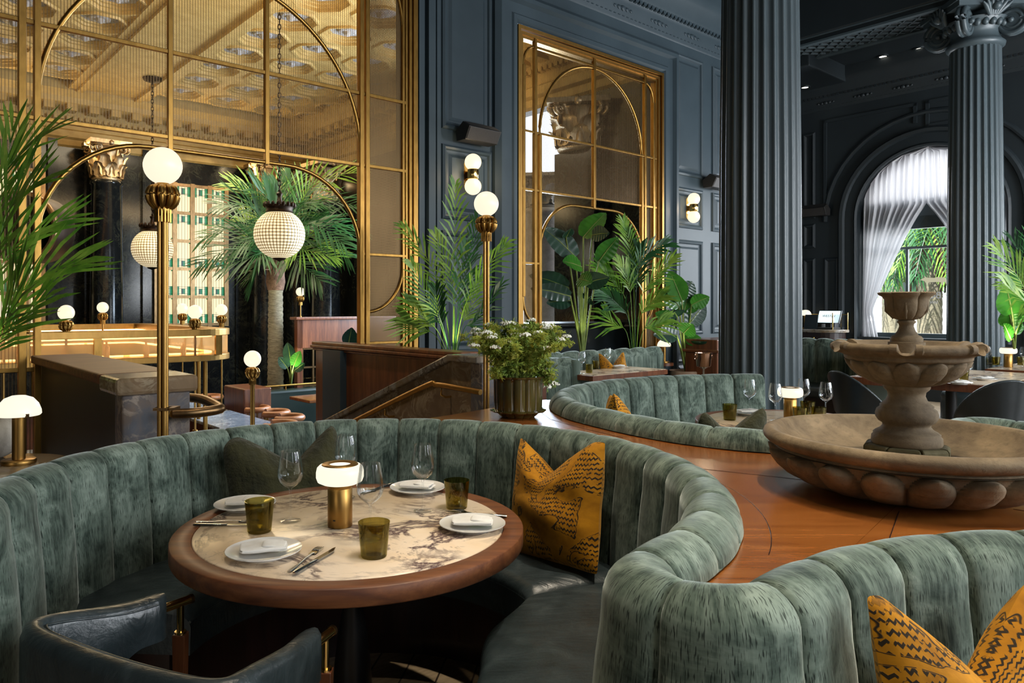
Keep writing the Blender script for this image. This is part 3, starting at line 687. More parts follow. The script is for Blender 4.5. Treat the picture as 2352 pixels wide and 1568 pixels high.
# ---------- the bar room below ----------
ZF = -1.2; YB = 11.2; XR = 7.87
W3 = W1 @ Matrix.Translation((0, YB, 0)); W4 = W1 @ Matrix.Translation((XR, YB, 0)) @ Matrix.Rotation(-pi/2, 4, 'Z')
mb = MB().box(-4, 0, ZF, XR+.4, .3, 6.3)
for px0, px1 in ((270, 296), (325, 345), (196, 206), (108, 130)): mb.box(ws(px0, YB), -.10, ZF, ws(px1, YB), 0, 5.0)
for a, b in ((ws(540, YB), ws(566, YB)), (ws(574, YB), ws(625, YB)), (ws(632, YB), ws(690, YB))): mb.box(a, -.06, ZF, b, 0, 4.4)
structure('wall_bar_back', mb, 'marble_black', mat4=W3)
mb = MB().box(0, 0, ZF, 6.2, .35, 6.3)
mb.box(9.15, 0, ZF, YB-.36, .35, 6.3); mb.box(6.2, 0, ZF, 9.15, .35, .95); mb.box(6.2, 0, 4.9, 9.15, .35, 6.3); mb.box(9.15, -.12, ZF, 10.0, 0, 3.95)
structure('wall_bar_right', mb, 'marble_black', mat4=W4)
mb = MB().box(-4.3, 0, ZF, -4, YB, 6.3); structure('wall_bar_left', mb, 'marble_black', mat4=W1)
def big_cornice(name, frame, x0, x1):
    mb = MB()
    extrude(mb, [(0, 4.86), (-.05, 4.90), (-.05, 5.02), (-.12, 5.06), (-.12, 5.20), (-.05, 5.24), (-.05, 5.42), (-.14, 5.48), (-.20, 5.60), (-.55, 5.68), (-.58, 5.78), (-.70, 5.90), (-.72, 6.2)], x0, x1)
    n = int((x1-x0)/.42)
    for k in range(n): mb.box(x0+k*.42, -.52, 5.54, x0+k*.42+.20, -.12, 5.69)
    for k in range(int((x1-x0)/.12)): mb.box(x0+k*.12, -.17, 5.42, x0+k*.12+.07, -.05, 5.49)
    return structure(name, mb, 'ceiling_gold', mat4=frame)
big_cornice('trim_5', W3, -4, XR); big_cornice('trim_6', W4, 0, YB-.36)
# coffered ceiling: eight-sided coffers with a rosette in each, and a plain band between the bays
mb = MB(); zc, zr = 6.055, 5.98; step_ = 1.02
mb.add([(-4, .36, 6.3), (XR, .36, 6.3), (XR, YB, 6.3), (-4, YB, 6.3)], [(0, 1, 2, 3)], 1)
def coffer(cx, cy, h):
    sq = [(h*cos(a), h*sin(a)) for a in ()]
    o8 = lambda r: [(cx+r*cos(radians(22.5+45*k)), cy+r*sin(radians(22.5+45*k))) for k in range(8)]
    s8 = []
    for k in range(8):
        a = radians(22.5+45*k); q = h/max(abs(cos(a)), abs(sin(a))); s8.append((cx+q*cos(a), cy+q*sin(a)))
    cor = [(cx+h, cy+h), (cx-h, cy+h), (cx-h, cy-h), (cx+h, cy-h)]
    loops = [(s8, zr), (o8(h*.93), zr), (o8(h*.90), zr-.035), (o8(h*.82), zr-.03), (o8(h*.80), zr+.02), (o8(h*.72), zr+.025), (o8(h*.70), zr+.06), (o8(h*.62), zr+.065), (o8(h*.60), zc+.02)]
    vs = [(x, y, z) for l, z in loops for x, y in l]+[(x, y, zr) for x, y in cor]; nl = len(loops)
    fs = [(j*8+k, j*8+(k+1) % 8, j*8+8+(k+1) % 8, j*8+8+k) for j in range(nl-1) for k in range(8)]
    c0 = nl*8; fs += [(c0, 1, 0), (c0+1, 3, 2), (c0+2, 5, 4), (c0+3, 7, 6)]
    mb.add(vs, fs[:]); mb.add([(x, y, zc+.02) for x, y in o8(h*.60)], [tuple(range(8))], 1)
    mb.lathe([(.0, -.09), (.04, -.08), (.06, -.04), (.07, -.02), (.13, -.035), (.16, -.015), (.15, .02), (.17, .06)], 24, (cx, cy, zc), rmod=lambda a, z: 1+.16*cos(6*a) if z < -.03 else 1, mi=1, cap=False)
for sgn, x0 in ((1, 3.06+.62+.51), (-1, 3.06-.62-.51)):
    for i in range(4 if sgn > 0 else 6):
        for j in range(9): coffer(x0+sgn*i*step_, .36+1.0+j*step_, .51)
for xb in (3.06,):
    mb.box(xb-.62, .36, zr-.10, xb-.50, YB, zr+.3); mb.box(xb+.50, .36, zr-.10, xb+.62, YB, zr+.3); mb.box(xb-.50, .36, zr-.03, xb+.50, YB, zr+.3)
    for sg in (-1, 1): mb.box(xb+sg*.70-.07, .36, zr-.05, xb+sg*.70+.07, YB, zr)
structure('ceiling_bar_room', mb, ['ceiling_gold', 'ceiling_grey'], mat4=W1)
# stained-glass windows with leaded squares
def stained(name, x0, x1, z0, z1, nc, nr, frame):
    w_ = bpy.data.objects.new(name, None); COL.objects.link(w_); w_.matrix_world = frame; w_['kind'] = 'structure'
    mb = MB(); cw, chh = (x1-x0)/nc, (z1-z0)/nr
    for i in range(nc+1): mb.box(x0+i*cw-.05, -.10, z0-.05, x0+i*cw+.05, -.02, z1+.05)
    for j in range(nr+1): mb.box(x0-.05, -.09, z0+j*chh-.035, x1+.05, -.02, z0+j*chh+.035)
    obj('window_frame', mb, 'brass_dark', w_)
    for i in range(nc):
        for j in range(nr):
            p = MB(); a, b = x0+i*cw+.05, x0+(i+1)*cw-.05; c, d = z0+j*chh+.035, z0+(j+1)*chh-.035; W_, H_ = b-a, d-c
            q = lambda u0, v0, u1, v1, mi, y: p.add([(a+u0*W_, y, c+v0*H_), (a+u1*W_, y, c+v0*H_), (a+u1*W_, y, c+v1*H_), (a+u0*W_, y, c+v1*H_)], [(0, 1, 2, 3)], mi)
            q(0, 0, 1, 1, 0, -.04)
            up = j in (nr-1, nr-2)
            for u in ((0, .20), (.80, 1)): q(u[0], (.62 if up else 0), u[1], (1 if up else .36), 1, -.045)
            for u in ((.35, .5), (.5, .65)): q(u[0], (.70 if up else .05), u[1], (.95 if up else .26), 2 if u[0] < .45 else 1, -.045)
            for u0, v0 in ((0, .96), (.92, .96), (0, 0), (.92, 0)): q(u0, v0, u0+.08, v0+.04, 1, -.046)
            for u in (.17, .38, .62, .83): q(u-.012, 0, u+.012, 1, 3, -.048)
            for v in ((.72, .68, .93) if up else (.33, .26, .05)): q(0, v, 1, v+.012, 3, -.048)
            obj('pane', p, ['pane_cream', 'pane_green', 'pane_teal', 'black_iron'], w_)
stained('window_2', ws(357, YB), ws(517, YB), wz(437, 745, YB), wz(437, 428, YB), 4, 5, W3)
stained('window_3', ws(-60, YB), ws(96, YB), wz(60, 745, YB), wz(60, 390, YB), 4, 5, W3)
# gilded capitals
def acanthus(mb, m, h, w_, curl):
    def f(u, v):
        t = v; ww = w_*(.55+.6*sin(pi*min(1, t*1.05))*.8)*(1-.5*t**4); lob = 1+.14*sin(t*17)
        x = (u-.5)*ww*lob; out = .02+curl*t**3+.05*abs(u-.5); z = h*(t-.28*max(0, t-.75)**1.2*2.2)
        return m @ Vector((out, x, z))
    mb.grid(f, 7, 14)
def gilded_capital(c, z, R, h, parent, seg=8, quarter=None):
    mb = MB(); base = Matrix.Translation((c[0], c[1], z))
    mb.lathe([(R*.93, 0), (R*.98, .03), (R*.92, .06), (R*.88, h*.5), (R*1.0, h*.82), (R*1.12, h*.86)], 32, (c[0], c[1], z))
    for tier, (hh, zz, off, n) in enumerate(((h*.42, .05, 0, seg), (h*.62, .08, .5, seg))):
        for k in range(n):
            m = base @ Matrix.Rotation(2*pi*(k+off)/n, 4, 'Z') @ Matrix.Translation((R*.92, 0, zz)); acanthus(mb, m, hh, R*.85, R*.34)
    for k in range(4):
        m = base @ Matrix.Rotation(2*pi*k/4+pi/4+atan2(.646, .763), 4, 'Z')
        for sd in (-1, 1):
            pts = [m @ Vector((R*.9, sd*.30*R, h*.55))]; rad = [.03*R/.3]
            for i in range(22):
                q = i/21; r = R*.34*(1-.8*q); a = pi*1.0-q*2.9*pi; pts.append(m @ Vector((R*1.30+r*cos(a), sd*.06, h*.80+r*sin(a)))); rad.append(.05*R/.36*(1-.5*q))
            mb.tube(pts, rad, 6)
        mb.sphere(base @ Matrix.Rotation(2*pi*k/4+atan2(.646, .763), 4, 'Z') @ Vector((R*1.25, 0, h*.93)), R*.2, 10, 6)
    mb.box(-R*1.35, -R*1.35, h*.90, R*1.35, R*1.35, h, m=base @ Matrix.Rotation(atan2(.646, .763), 4, 'Z'))
    return obj('capital', mb, 'gold_leaf', parent)
def bar_column(px, dn, ytop, ycap, ycol, label, mat='marble_black', wpx=80):
    s_ = ws(px, dn); p = W1 @ Vector((s_, dn, 0)); zt_, zc_ = wz(px, ytop, dn), wz(px, ycap, dn)
    R = wpx/2/FL*p.y/sqrt(1+((px-CX)/FL)**2)
    c = column((p.x, p.y, 0), R, ZF, zc_, mat, 0, label, 'marble_column'); gilded_capital((0, 0), zc_, R*.9, zt_-zc_, c); return c
bar_column(245, 10.5, 328, 416, 0, 'black veined marble column with gilded leafy capital in the bar room')
bar_column(612, 10.55, 378, 462, 0, 'dark marble column with gilded capital behind the palm, left of three', wpx=66)
bar_column(684, 10.5, 388, 470, 0, 'dark marble column with gilded capital in the bar room corner', wpx=60)
bar_column(748, 8.6, 376, 468, 0, 'dark marble column with gilded capital right of the hanging bead globe', wpx=70)
pc = thing('marble_pilaster', 'black marble pilaster with gilded capital seen through the tall narrow screen', 'pilaster', W4 @ Vector((9.6, -.14, 0)), W4.to_euler().z, kind='thing')
obj('shaft', MB().box(-.42, -.08, ZF, .42, .0, 3.95), 'marble_black', pc)
gilded_capital((0, .05), 3.95, .36, .75, pc)
sc_ = thing('stone_column', 'pale stone column in daylight outside the bar room window', 'column', W4 @ Vector((7.6, 1.1, 0)), W4.to_euler().z, kind='thing')
obj('shaft', MB().lathe([(.42, 0), (.42, .2), (.36, .3), (.34, 3.2), (.40, 3.24), (.40, 3.3), (.34, 3.34)], 40), 'stone_pale', sc_); gilded_capital((0, 0), 3.34, .36, .62, sc_)
o = [k for k in COL.objects if k.parent == sc_ and k.name.startswith('capital')][0]; o.data.materials[0] = MATS['stone_pale']
mb = MB().box(-10, 1.2, -1.5, 14, 12, -1.3); structure('ground_terrace', mb, 'street_pale', mat4=W4)
pu = thing('parasol', 'lilac garden parasol outside the bar room window', 'parasol', W4 @ Vector((8.75, 2.0, 0)))
mnoise('parasol_cloth', (.45, .42, .62), (.52, .50, .70), 3, rough=.8)
obj('canopy', MB().lathe([(.95, 1.45), (.02, 2.15)], 8, sm=False, cap=False), 'parasol_cloth', pu); obj('pole', MB().lathe([(.025, -1.3), (.025, 2.15)], 12), 'steel', pu)
sb = thing('speaker_cabinet', 'black padded cabinet standing below the tall narrow screen', 'cabinet', W1 @ Vector((ws(1290, .9), .9, 0)), W1.to_euler().z)
obj('body', MB().box(-.7, -.3, ZF, 1.1, .5, wz(1290, 752, .6)), 'black_shell', sb, bevel=.04); obj('top', MB().box(-.74, -.34, wz(1290, 752, .6), 1.0, .54, wz(1290, 742, .6)), 'black_iron', sb, bevel=.02)
# ---------- island bar ----------
def sweep_rect(mb, path, n0, n1, z0, z1, closed=False, sm=False):
    n = len(path)-1; vs = []
    for i, (x, y) in enumerate(path):
        a = path[max(0, i-1)]; b = path[min(n, i+1)]; tx, ty = b[0]-a[0], b[1]-a[1]; l = hypot(tx, ty) or 1; fx, fy = ty/l, -tx/l
        vs += [(x+fx*q, y+fy*q, z) for q, z in ((n1, z0), (n1, z1), (n0, z1), (n0, z0))]
    mb.add(vs, [(i*4+j, i*4+(j+1) % 4, i*4+4+(j+1) % 4, i*4+4+j) for i in range(n) for j in range(4)]+[(0, 3, 2, 1), (n*4, n*4+1, n*4+2, n*4+3)], 0, sm)
def rpath(x0, x1, y0, y1, r): return [(x0, y0), (x0+1, y0), (x1-r-1, y0)]+arc((x1-r, y0+r), r, -90, 0, 12)+arc((x1-.3, y1-.3), .3, 0, 90, 6)+[(x0, y1)]
bar = thing('island_bar', 'brass and reeded-glass island bar glowing in the lower room', 'bar', mat4=W1)
gp = rpath(-3.2, 2.79, 2.91, 6.98, .55); GZ0, GZ1 = .80, 1.20
mb = MB(); sweep_rect(mb, gp, -.26, .0, GZ1-.085, GZ1); obj('top_rail', mb, 'brass_satin', bar, bevel=.006)
mb = MB(); sweep_rect(mb, gp, -.26, .0, GZ0, GZ0+.075); obj('bottom_rail', mb, 'brass_satin', bar, bevel=.006)
mb = MB(); P, L = resample(gp, 900); vs = []
for i, (x, y) in enumerate(P):
    a = P[max(0, i-1)]; b = P[min(900, i+1)]; tx, ty = b[0]-a[0], b[1]-a[1]; l = hypot(tx, ty); q = -.03+.008*(i % 2); vs += [(x+ty/l*q, y-tx/l*q, GZ0+.075), (x+ty/l*q, y-tx/l*q, GZ1-.085)]
mb.add(vs, [(2*i, 2*i+2, 2*i+3, 2*i+1) for i in range(900)], 0, True); obj('reeded_glass', mb, 'glass_reed', bar)
mb = MB(); sweep_rect(mb, gp, -.25, -.22, GZ0+.08, GZ0+.10); sweep_rect(mb, gp, -.25, -.22, GZ1-.11, GZ1-.09); obj('light_strip', mb, 'bar_glow', bar)
P2, _ = resample(gp, 22)
for x, y in P2: obj('bracket', MB().box(x-.04, y-.03 if y < 4 else y-.02, GZ0+.07, x+.04, y+.015, GZ1-.08), 'brass', bar)
for k in range(2, 22, 2):
    x, y = P2[k]; x -= .12 if x > 2.4 else 0; y += .12 if y < 4 else -.12
    obj('pole', MB().lathe([(.028, -.1), (.028, GZ0)], 12, (x, y, 0)), 'brass', bar)
cpth = rpath(-3.2, 3.35, 2.35, 7.5, .9)
mb = MB(); sweep_rect(mb, cpth, -.75, 0, -.145, -.1); obj('counter_top', mb, 'marble_blue', bar, bevel=.012)
mb = MB(); sweep_rect(mb, cpth, -.55, -.28, ZF, -.145); obj('front', mb, 'mahogany', bar)
mb = MB()
rb = random.Random(3)
for i in range(26):
    x, y = P2[1]; x = -1.2+i*.15; yy = 3.08
    if rb.random() < .3: continue
    h = rb.uniform(.10, .2); mb.lathe([(.0, 0), (.035, 0), (.035, h*.6), (.012, h*.75), (.012, h)], 8, (x, yy, GZ0+.085))
for i in range(0): pass
# bottles standing on the gantry shelf behind the reeded glass
for i in range(14):
    b = MB(); h = .16+.05*((i*7) % 3)/2; b.lathe([(0, 0), (.034, 0), (.035, h*.58), (.013, h*.74), (.013, h), (0, h)], 12)
    tag(obj('bottle', b, 'glass_smoke' if i % 2 else 'copper', loc=W1 @ Vector((-.55+i*.22, 3.07, GZ0+.078))), 'small bottle blurred behind the reeded glass of the bar', 'bottle', 'bottles behind the reeded glass')
# ---------- lamp posts with opal globes ----------
def lamp_post(top, zb, r, label, mat='globe_light', cluster=True, sr=.011):
    t = thing('lamp_post', label, 'lamp post', (top.x, top.y, zb), 0, 'globe lamp posts')
    h = top.z-zb; k = r/.09
    obj('globe', MB().sphere((0, 0, h), r, 32, 18), mat, t)
    mb = MB(); z0 = h-r*.93
    mb.lathe([(.026*k, z0+.012*k), (.030*k, z0+.010*k), (.030*k, z0-.012*k), (.045*k, z0-.02*k), (.050*k, z0-.05*k), (.046*k, z0-.085*k), (.030*k, z0-.115*k)], 24, cap=False)
    for i in range(10):
        a = 2*pi*i/10; rb_ = spline([(.030, -.014), (.056, -.024), (.068, -.055), (.062, -.090), (.046, -.114), (.032, -.124)], 4)
        mb.tube([((q*cos(a))*k, (q*sin(a))*k, z0+z*k) for q, z in rb_], [k*(.006+.008*sin(pi*j/(len(rb_)-1))) for j in range(len(rb_))], 8)
    obj('cage', mb, 'brass_bright' if r < .08 else 'brass', t)
    mb = MB(); zc_ = z0-.115*k; mb.lathe([(.036*k, zc_), (.038*k, zc_-.01*k), (.034*k, zc_-.035*k), (.024*k, zc_-.045*k)], 24)
    for i in range(14):
        a = 2*pi*i/14; mb.tube([(.034*k*cos(a), .034*k*sin(a), zc_-.0), (.034*k*cos(a), .034*k*sin(a), zc_-.075*k)], .005*k, 5)
    obj('collar', mb, 'brass', t)
    mb = MB()
    if cluster:
        for i in range(4):
            a = pi/4+pi/2*i; mb.tube([(.0165*k*cos(a), .0165*k*sin(a), 0.02), (.0165*k*cos(a), .0165*k*sin(a), zc_-.03*k)], sr*k, 12)
    else: mb.tube([(0, 0, .02), (0, 0, zc_)], .014*k, 12)
    obj('shaft', mb, 'brass_satin', t)
    obj('base_plate', MB().lathe([(0, 0), (.06*k, 0), (.06*k, .012), (.035*k, .022), (.03*k, .05), (0, .05)], 24), 'brass', t)
    return t
P1T, P2T = at(374, 381, 3.54), at(1117, 468, 5.15)
l1 = lamp_post(P1T, 0, .089, 'tall brass lamp post with large lit globe standing behind the left of the near banquette')
obj('tie_bracket', MB().box(-.035, -.02, .98, .06, .06, .993).box(-.035, -.03, .98, .035, .03, .993), 'brass_dark', l1)
lamp_post(P2T, 0, .0865, 'tall brass lamp post with lit globe beside the wildflower pot')
lamp_post(at(580, 824, 7.8), ZF, .089, 'brass globe lamp post on the stair, rising low behind the banquette right of the bar')
for px, py, Y, lab in ((152, 718, 8.25, 'globe lamp on the near bar rail at its left end'), (448, 716, 9.15, 'globe lamp on the near bar rail right of the tall post'), (236, 706, 11.7, 'small globe lamp at the far side of the bar below the marble column'), (419, 708, 12.2, 'small globe lamp at the far side of the bar before the stained glass'), (509, 711, 11.2, 'globe lamp at the far right corner of the bar'), (8, 710, 8.0, 'globe lamp at the left picture edge behind the palm')):
    p = at(px, py, Y); lamp_post(p, -.1, .087, lab, 'globe_far', False)
lamp_post(at(690, 670, 14.2), 1.25, .085, 'small globe lamp standing on the far wooden partition', 'globe_far', False)
# ---------- hanging globes of glass beads ----------
def chandelier(px, py, Y, r, ztop, label):
    p = at(px, py, Y); t = thing('bead_chandelier', label, 'chandelier', p, 0, 'hanging bead globes')
    obj('bead_globe', MB().sphere((0, 0, 0), r, 64, 36, (1, 1, .98), uv=True), 'crystal_beads', t)
    mb = MB().lathe([(r*.50, r*.86), (r*.54, r*.90), (r*.50, r*.98), (r*.56, r*1.10), (r*.60, r*1.14), (r*.50, r*1.16), (r*.2, r*1.14), (.05, r*1.2), (.03, r*1.5), (.05, r*1.62), (.02, r*1.7)], 32)
    for k in range(18):
        a = 2*pi*k/18; mb.sphere((r*.58*cos(a), r*.58*sin(a), r*1.17), r*.07, 8, 6, (1, 1, 1.5))
    obj('crown', mb, 'bronze', t)
    obj('finial', MB().lathe([(r*.26, -r*.95), (r*.22, -r*1.0), (r*.08, -r*1.05), (.0, -r*1.1)], 20), 'bronze', t)
    mb = MB(); h = ztop-p.z; n = int((h-r*1.6)/.075)
    for k in range(n):
        z = r*1.65+k*.075; q = (k % 2)*pi/2
        mb.tube([(.022*cos(a)*cos(q), .022*cos(a)*sin(q), z+.05*sin(a)) for a in [2*pi*i/8 for i in range(8)]], .008, 5, True)
    mb.lathe([(.02, h-.1), (.16, h-.05), (.18, h)], 20); obj('chain', mb, 'bronze', t)
    return t
chandelier(642, 538, 11.3, .385, 6.15, 'large hanging globe of lit glass beads in front of the palm crown')
chandelier(350, 571, 14.4, .385, 5.95, 'hanging globe of lit glass beads further away, behind the tall lamp post')
# ---------- stair parapets, balustrade, partitions ----------
par = thing('stair_parapet', 'dark green stair parapet with wooden cap and stone end on the left', 'parapet', mat4=W1)
obj('panel', MB().box(0.02, -2.28, 0, .28, -.02, 1.06), 'panel_green', par)
obj('wood_cap', MB().box(-.05, -2.02, 1.06, .34, -.02, 1.118), 'walnut', par, bevel=.012)
obj('stone_end', MB().box(-.02, -2.34, 0, .315, -2.2, 1.03), 'marble_grey', par, bevel=.008)
obj('stone_cap', MB().box(-.055, -2.37, 1.03, .35, -2.02, 1.118), 'marble_brown', par, bevel=.02)
hr = thing('handrail', 'short looped bronze handrail on the stone end of the left parapet', 'handrail', mat4=W1)
obj('rail', MB().tube(spline([(.20, -2.42, .93), (.30, -2.46, .93), (.42, -2.45, .935), (.45, -2.38, .94), (.44, -2.15, .96), (.40, -1.9, .95)], 8), .026, 12), 'copper' if 0 else 'brass_dark', hr)
obj('mount', MB().tube([(.2, -2.42, .93), (.2, -2.34, .93)], .02, 10), 'brass', hr)
bal = thing('stair_balustrade', 'sloping brown marble stair balustrade behind the flower pot', 'balustrade', mat4=W1)
prf = [(-2.30, 0), (-2.30, 1.085), (-2.02, 1.085), (1.0, -.05), (1.0, -.6), (-.3, 0)]
def yz(pl, x0, x1):
    n = len(pl); return MB().add([(x0, y, z) for y, z in pl]+[(x1, y, z) for y, z in pl], [tuple(range(n)), tuple(range(2*n-1, n-1, -1))]+[(i, n+i, n+(i+1) % n, (i+1) % n) for i in range(n)])
obj('marble_panel', yz(prf, 2.34, 2.46), 'marble_brown', bal)
obj('capping', yz([(-2.33, 1.075), (-2.33, 1.125), (-2.0, 1.125), (1.0, 0.0), (1.0, -.06), (-2.02, 1.075)], 2.30, 2.52), 'marble_veined', bal, bevel=.01)
obj('newel', MB().box(2.33, -2.36, 0, 2.50, -2.24, 1.075), 'marble_grey', bal, bevel=.006)
rail = thing('handrail', 'bent brass handrail on the sloping marble balustrade', 'handrail', mat4=W1)
obj('rail', MB().tube(spline([(2.27, -2.42, .885), (2.25, -2.25, .895), (2.25, -1.95, .90), (2.25, -1.75, .86), (2.25, -.5, .39), (2.25, .6, -.02)], 6), .021, 12), 'brass_satin', rail)
for y, z in ((-2.0, .90), (-1.25, .67), (-.4, .35)): obj('mount', MB().tube([(2.25, y, z-.02), (2.25, y, z-.07), (2.29, y, z-.09), (2.345, y, z-.09)], .008, 8), 'brass_bright', rail)
wp = thing('wood_partition', 'reddish wooden partition with moulded cap between stair and potted palm', 'partition', mat4=W1)
obj('panel', MB().box(2.62, -1.78, -.3, 2.72, .62, 1.06), 'mahogany', wp); obj('cap', MB().box(2.57, -1.82, 1.055, 2.80, .66, 1.085).box(2.59, -1.8, 1.03, 2.74, .64, 1.055).box(2.585, -1.82, 1.085, 2.78, .65, 1.118), 'mahogany', wp, bevel=.008)
wp = thing('wood_partition', 'wooden booth partition with a small glazed grid far back in the bar room', 'partition', mat4=W1)
xq, yq, zq_ = 4.9, 5.6, 1.25
obj('panel', MB().box(xq, yq, ZF, xq+.10, yq+.12, zq_).box(xq, yq, .75, XR-.1, yq+.12, zq_).box(xq+.75, yq, ZF, XR-.1, yq+.12, .75), 'mahogany', wp); obj('cap', MB().box(xq-.05, yq-.05, zq_, XR-.1, yq+.2, zq_+.05), 'mahogany', wp, bevel=.01)
mb = MB()
for i in range(4): mb.box(xq+.1+i*.21, yq+.03, -.6, xq+.13+i*.21, yq+.07, .75)
for j in range(5): mb.box(xq+.1, yq+.03, -.6+j*.33, xq+.76, yq+.07, -.57+j*.33)
obj('grid', mb, 'brass_dark', wp); obj('glazing', MB().add([(xq+.1, yq+.05, -.6), (xq+.75, yq+.05, -.6), (xq+.75, yq+.05, .75), (xq+.1, yq+.05, .75)], [(0, 1, 2, 3)]), 'glass_smoke', wp)
def stool(px, py, Y, rz, label):
    p = at(px, py, Y); t = thing('bar_stool', label, 'bar stool', (p.x, p.y, ZF), rz, 'tan leather bar stools'); h = p.z-ZF
    obj('backrest', MB().tube([(.20*cos(radians(a)), .20*sin(radians(a)), h-.05) for a in range(-130, 131, 13)], .045, 10), 'leather_tan', t)
    obj('seat', MB().lathe([(0, h-.30), (.19, h-.30), (.20, h-.27), (.18, h-.23), (0, h-.22)], 28), 'black_shell', t)
    for a in range(-120, 121, 40): obj('spindle', MB().tube([(.20*cos(radians(a)), .20*sin(radians(a)), h-.07), (.18*cos(radians(a)), .18*sin(radians(a)), h-.28)], .009, 6), 'brass', t)
    obj('stem', MB().lathe([(.24, 0), (.24, .015), (.03, .04), (.025, h-.3)], 24), 'brass', t)
stool(480, 905, 12.7, 1.2, 'tan leather bar stool beyond the bar counter'); stool(585, 931, 11.3, .3, 'tan leather bar stool leftmost of the group beside the counter end')
stool(629, 940, 10.8, .2, 'tan leather bar stool in the middle of the group beside the counter end'); stool(660, 951, 10.2, .1, 'tan leather bar stool nearest the wooden partition'); stool(640, 966, 8.95, .0, 'tan leather bar stool just showing above the near banquette')
bt = thing('bar_booth', 'green booth with wooden end and brass rail deep in the bar room', 'booth', mat4=W1)
q = W1.inverted() @ at(560, 905, 11.3); bx, by = q.x, q.y
obj('end_panel', MB().box(bx, by, ZF, bx+.45, by+.8, wz(570, 893, by)), 'mahogany', bt, bevel=.02); obj('backrest', MB().box(bx+.3, by+.5, ZF, bx+2.2, by+.75, wz(620, 897, by+.6)), 'panel_green', bt, bevel=.04)
zr_ = wz(640, 886, by+.6); mb = MB().tube([(bx+.35, by+.6, zr_), (bx+2.2, by+.6, zr_)], .018, 8)
for k in range(4): mb.tube([(bx+.4+k*.58, by+.6, zr_-.14), (bx+.4+k*.58, by+.6, zr_)], .014, 8)
obj('rail', mb, 'brass', bt)
tb = thing('bar_table', 'small reddish wooden table in front of the green booth', 'table', W1 @ Vector((bx+1.35, by-.15, 0)), W1.to_euler().z)
zt_ = wz(660, 914, by); obj('top', MB().box(-.5, -.35, zt_-.05, .6, .35, zt_), 'walnut_top', tb, bevel=.01); obj('leg', MB().lathe([(.25, ZF), (.03, ZF+.04), (.03, zt_-.05)], 16), 'black_iron', tb)
bw = thing('bar_booth', 'wooden booth bench at the right behind the stools', 'booth', W1 @ Vector((bx+2.4, by-.3, 0)), W1.to_euler().z)
obj('backrest', MB().box(0, 0, ZF, .4, .8, wz(720, 915, by)), 'panel_green', bw, bevel=.05)
# ---------- side table, dome lamp, stone ball at the left ----------
st = thing('side_table', 'veined dark marble side table behind the banquette at the left', 'table', (-2.22, 3.36, 0))
obj('top', MB().lathe([(0, .715), (.33, .715), (.335, .72), (.335, .738), (.33, .742), (0, .742)], 48), 'marble_brown', st); obj('pedestal', MB().lathe([(.2, 0), (.2, .02), (.06, .05), (.05, .7), (.1, .715)], 24), 'black_iron', st)
def dome_lamp(loc, label, k=1):
    t = thing('dome_lamp', label, 'lamp', loc, 0, 'mushroom dome lamps')
    obj('base', MB().lathe([(0, 0), (.072*k, 0), (.073*k, .004*k), (.073*k, .018*k), (.070*k, .021*k), (0, .022*k)], 36), 'brass_satin', t); obj('stem', MB().lathe([(.028*k, .02*k), (.028*k, .235*k)], 28), 'brass_satin', t)
    obj('shade', MB().lathe([(.0, .225*k), (.088*k, .225*k), (.0945*k, .232*k), (.093*k, .25*k), (.082*k, .28*k), (.06*k, .306*k), (.03*k, .318*k), (0, .321*k)], 44), 'shade_light', t)
    obj('switch', MB().box(.068*k, -.062*k, .222*k, .080*k, -.050*k, .24*k), 'brass_dark', t); return t
dl_ = dome_lamp(onz(43, 1064, .742), 'brass dome lamp with glowing white shade on the side table at the left edge')
tag(obj('stone_ball', MB().sphere((0, 0, .12), .125, 32, 20), 'stone_pale', loc=onz(-12, 1050, .742)), 'pale rounded stone ball on the left side table behind the dome lamp', 'ornament')
# ---------- plants ----------
rp = random.Random(21)
def leaflets(mb, pts, ll, n, bare, wd, spread=.75, nrm=None, hang=.25, stemr=.006, fwd=.5):
    P = [Vector(p) for p in spline([tuple(p) for p in pts], 10)]; N = len(P)-1
    mb.tube(P[::2]+[P[-1]], [stemr*(1-.8*i/(N/2)) for i in range(len(P[::2])+1)] if N > 2 else stemr, 5)
    for k in range(n):
        u = bare+(1-bare)*(k+.5)/n; x = u*N; i = min(int(x), N-1); p = P[i].lerp(P[i+1], x-i); t = (P[min(i+2, N)]-P[max(i-1, 0)]).normalized()
        nn = nrm or Vector((0, -.75, .65)); side = t.cross(nn); 
        if side.length < .1: side = Vector((1, 0, 0))
        side.normalize(); q = (u-bare)/(1-bare); l = ll*(.45+.75*sin(pi*min(1, .12+q*.86)))
        for sg in (-1, 1):
            d = (t*(fwd+.55*q)+side*sg*spread*(1.1-.5*q)+nn*rp.uniform(-.18, .30)).normalized()
            l2 = l*rp.uniform(.85, 1.1); e1 = p+d*l2*.5; e2 = p+d*l2+Vector((0, 0, -hang*l2*rp.uniform(.3, 1.1)))
            w_ = d.cross(nn).normalized()*wd*.5
            mb.add([p-w_*.35, p+w_*.35, e1+w_, e1-w_, p.lerp(e2, .78)*0+(e1.lerp(e2, .55))+w_*.7, e1.lerp(e2, .55)-w_*.7, e2], [(0, 1, 2, 3), (3, 2, 4, 5), (5, 4, 6)])
def pxpath(root, pts, Y, dY=0, spread=.5):
    o = [root]; n = len(pts)
    for i, (a, b) in enumerate(pts): o.append(at(a, b, Y+dY*(i+1)/n))
    return o
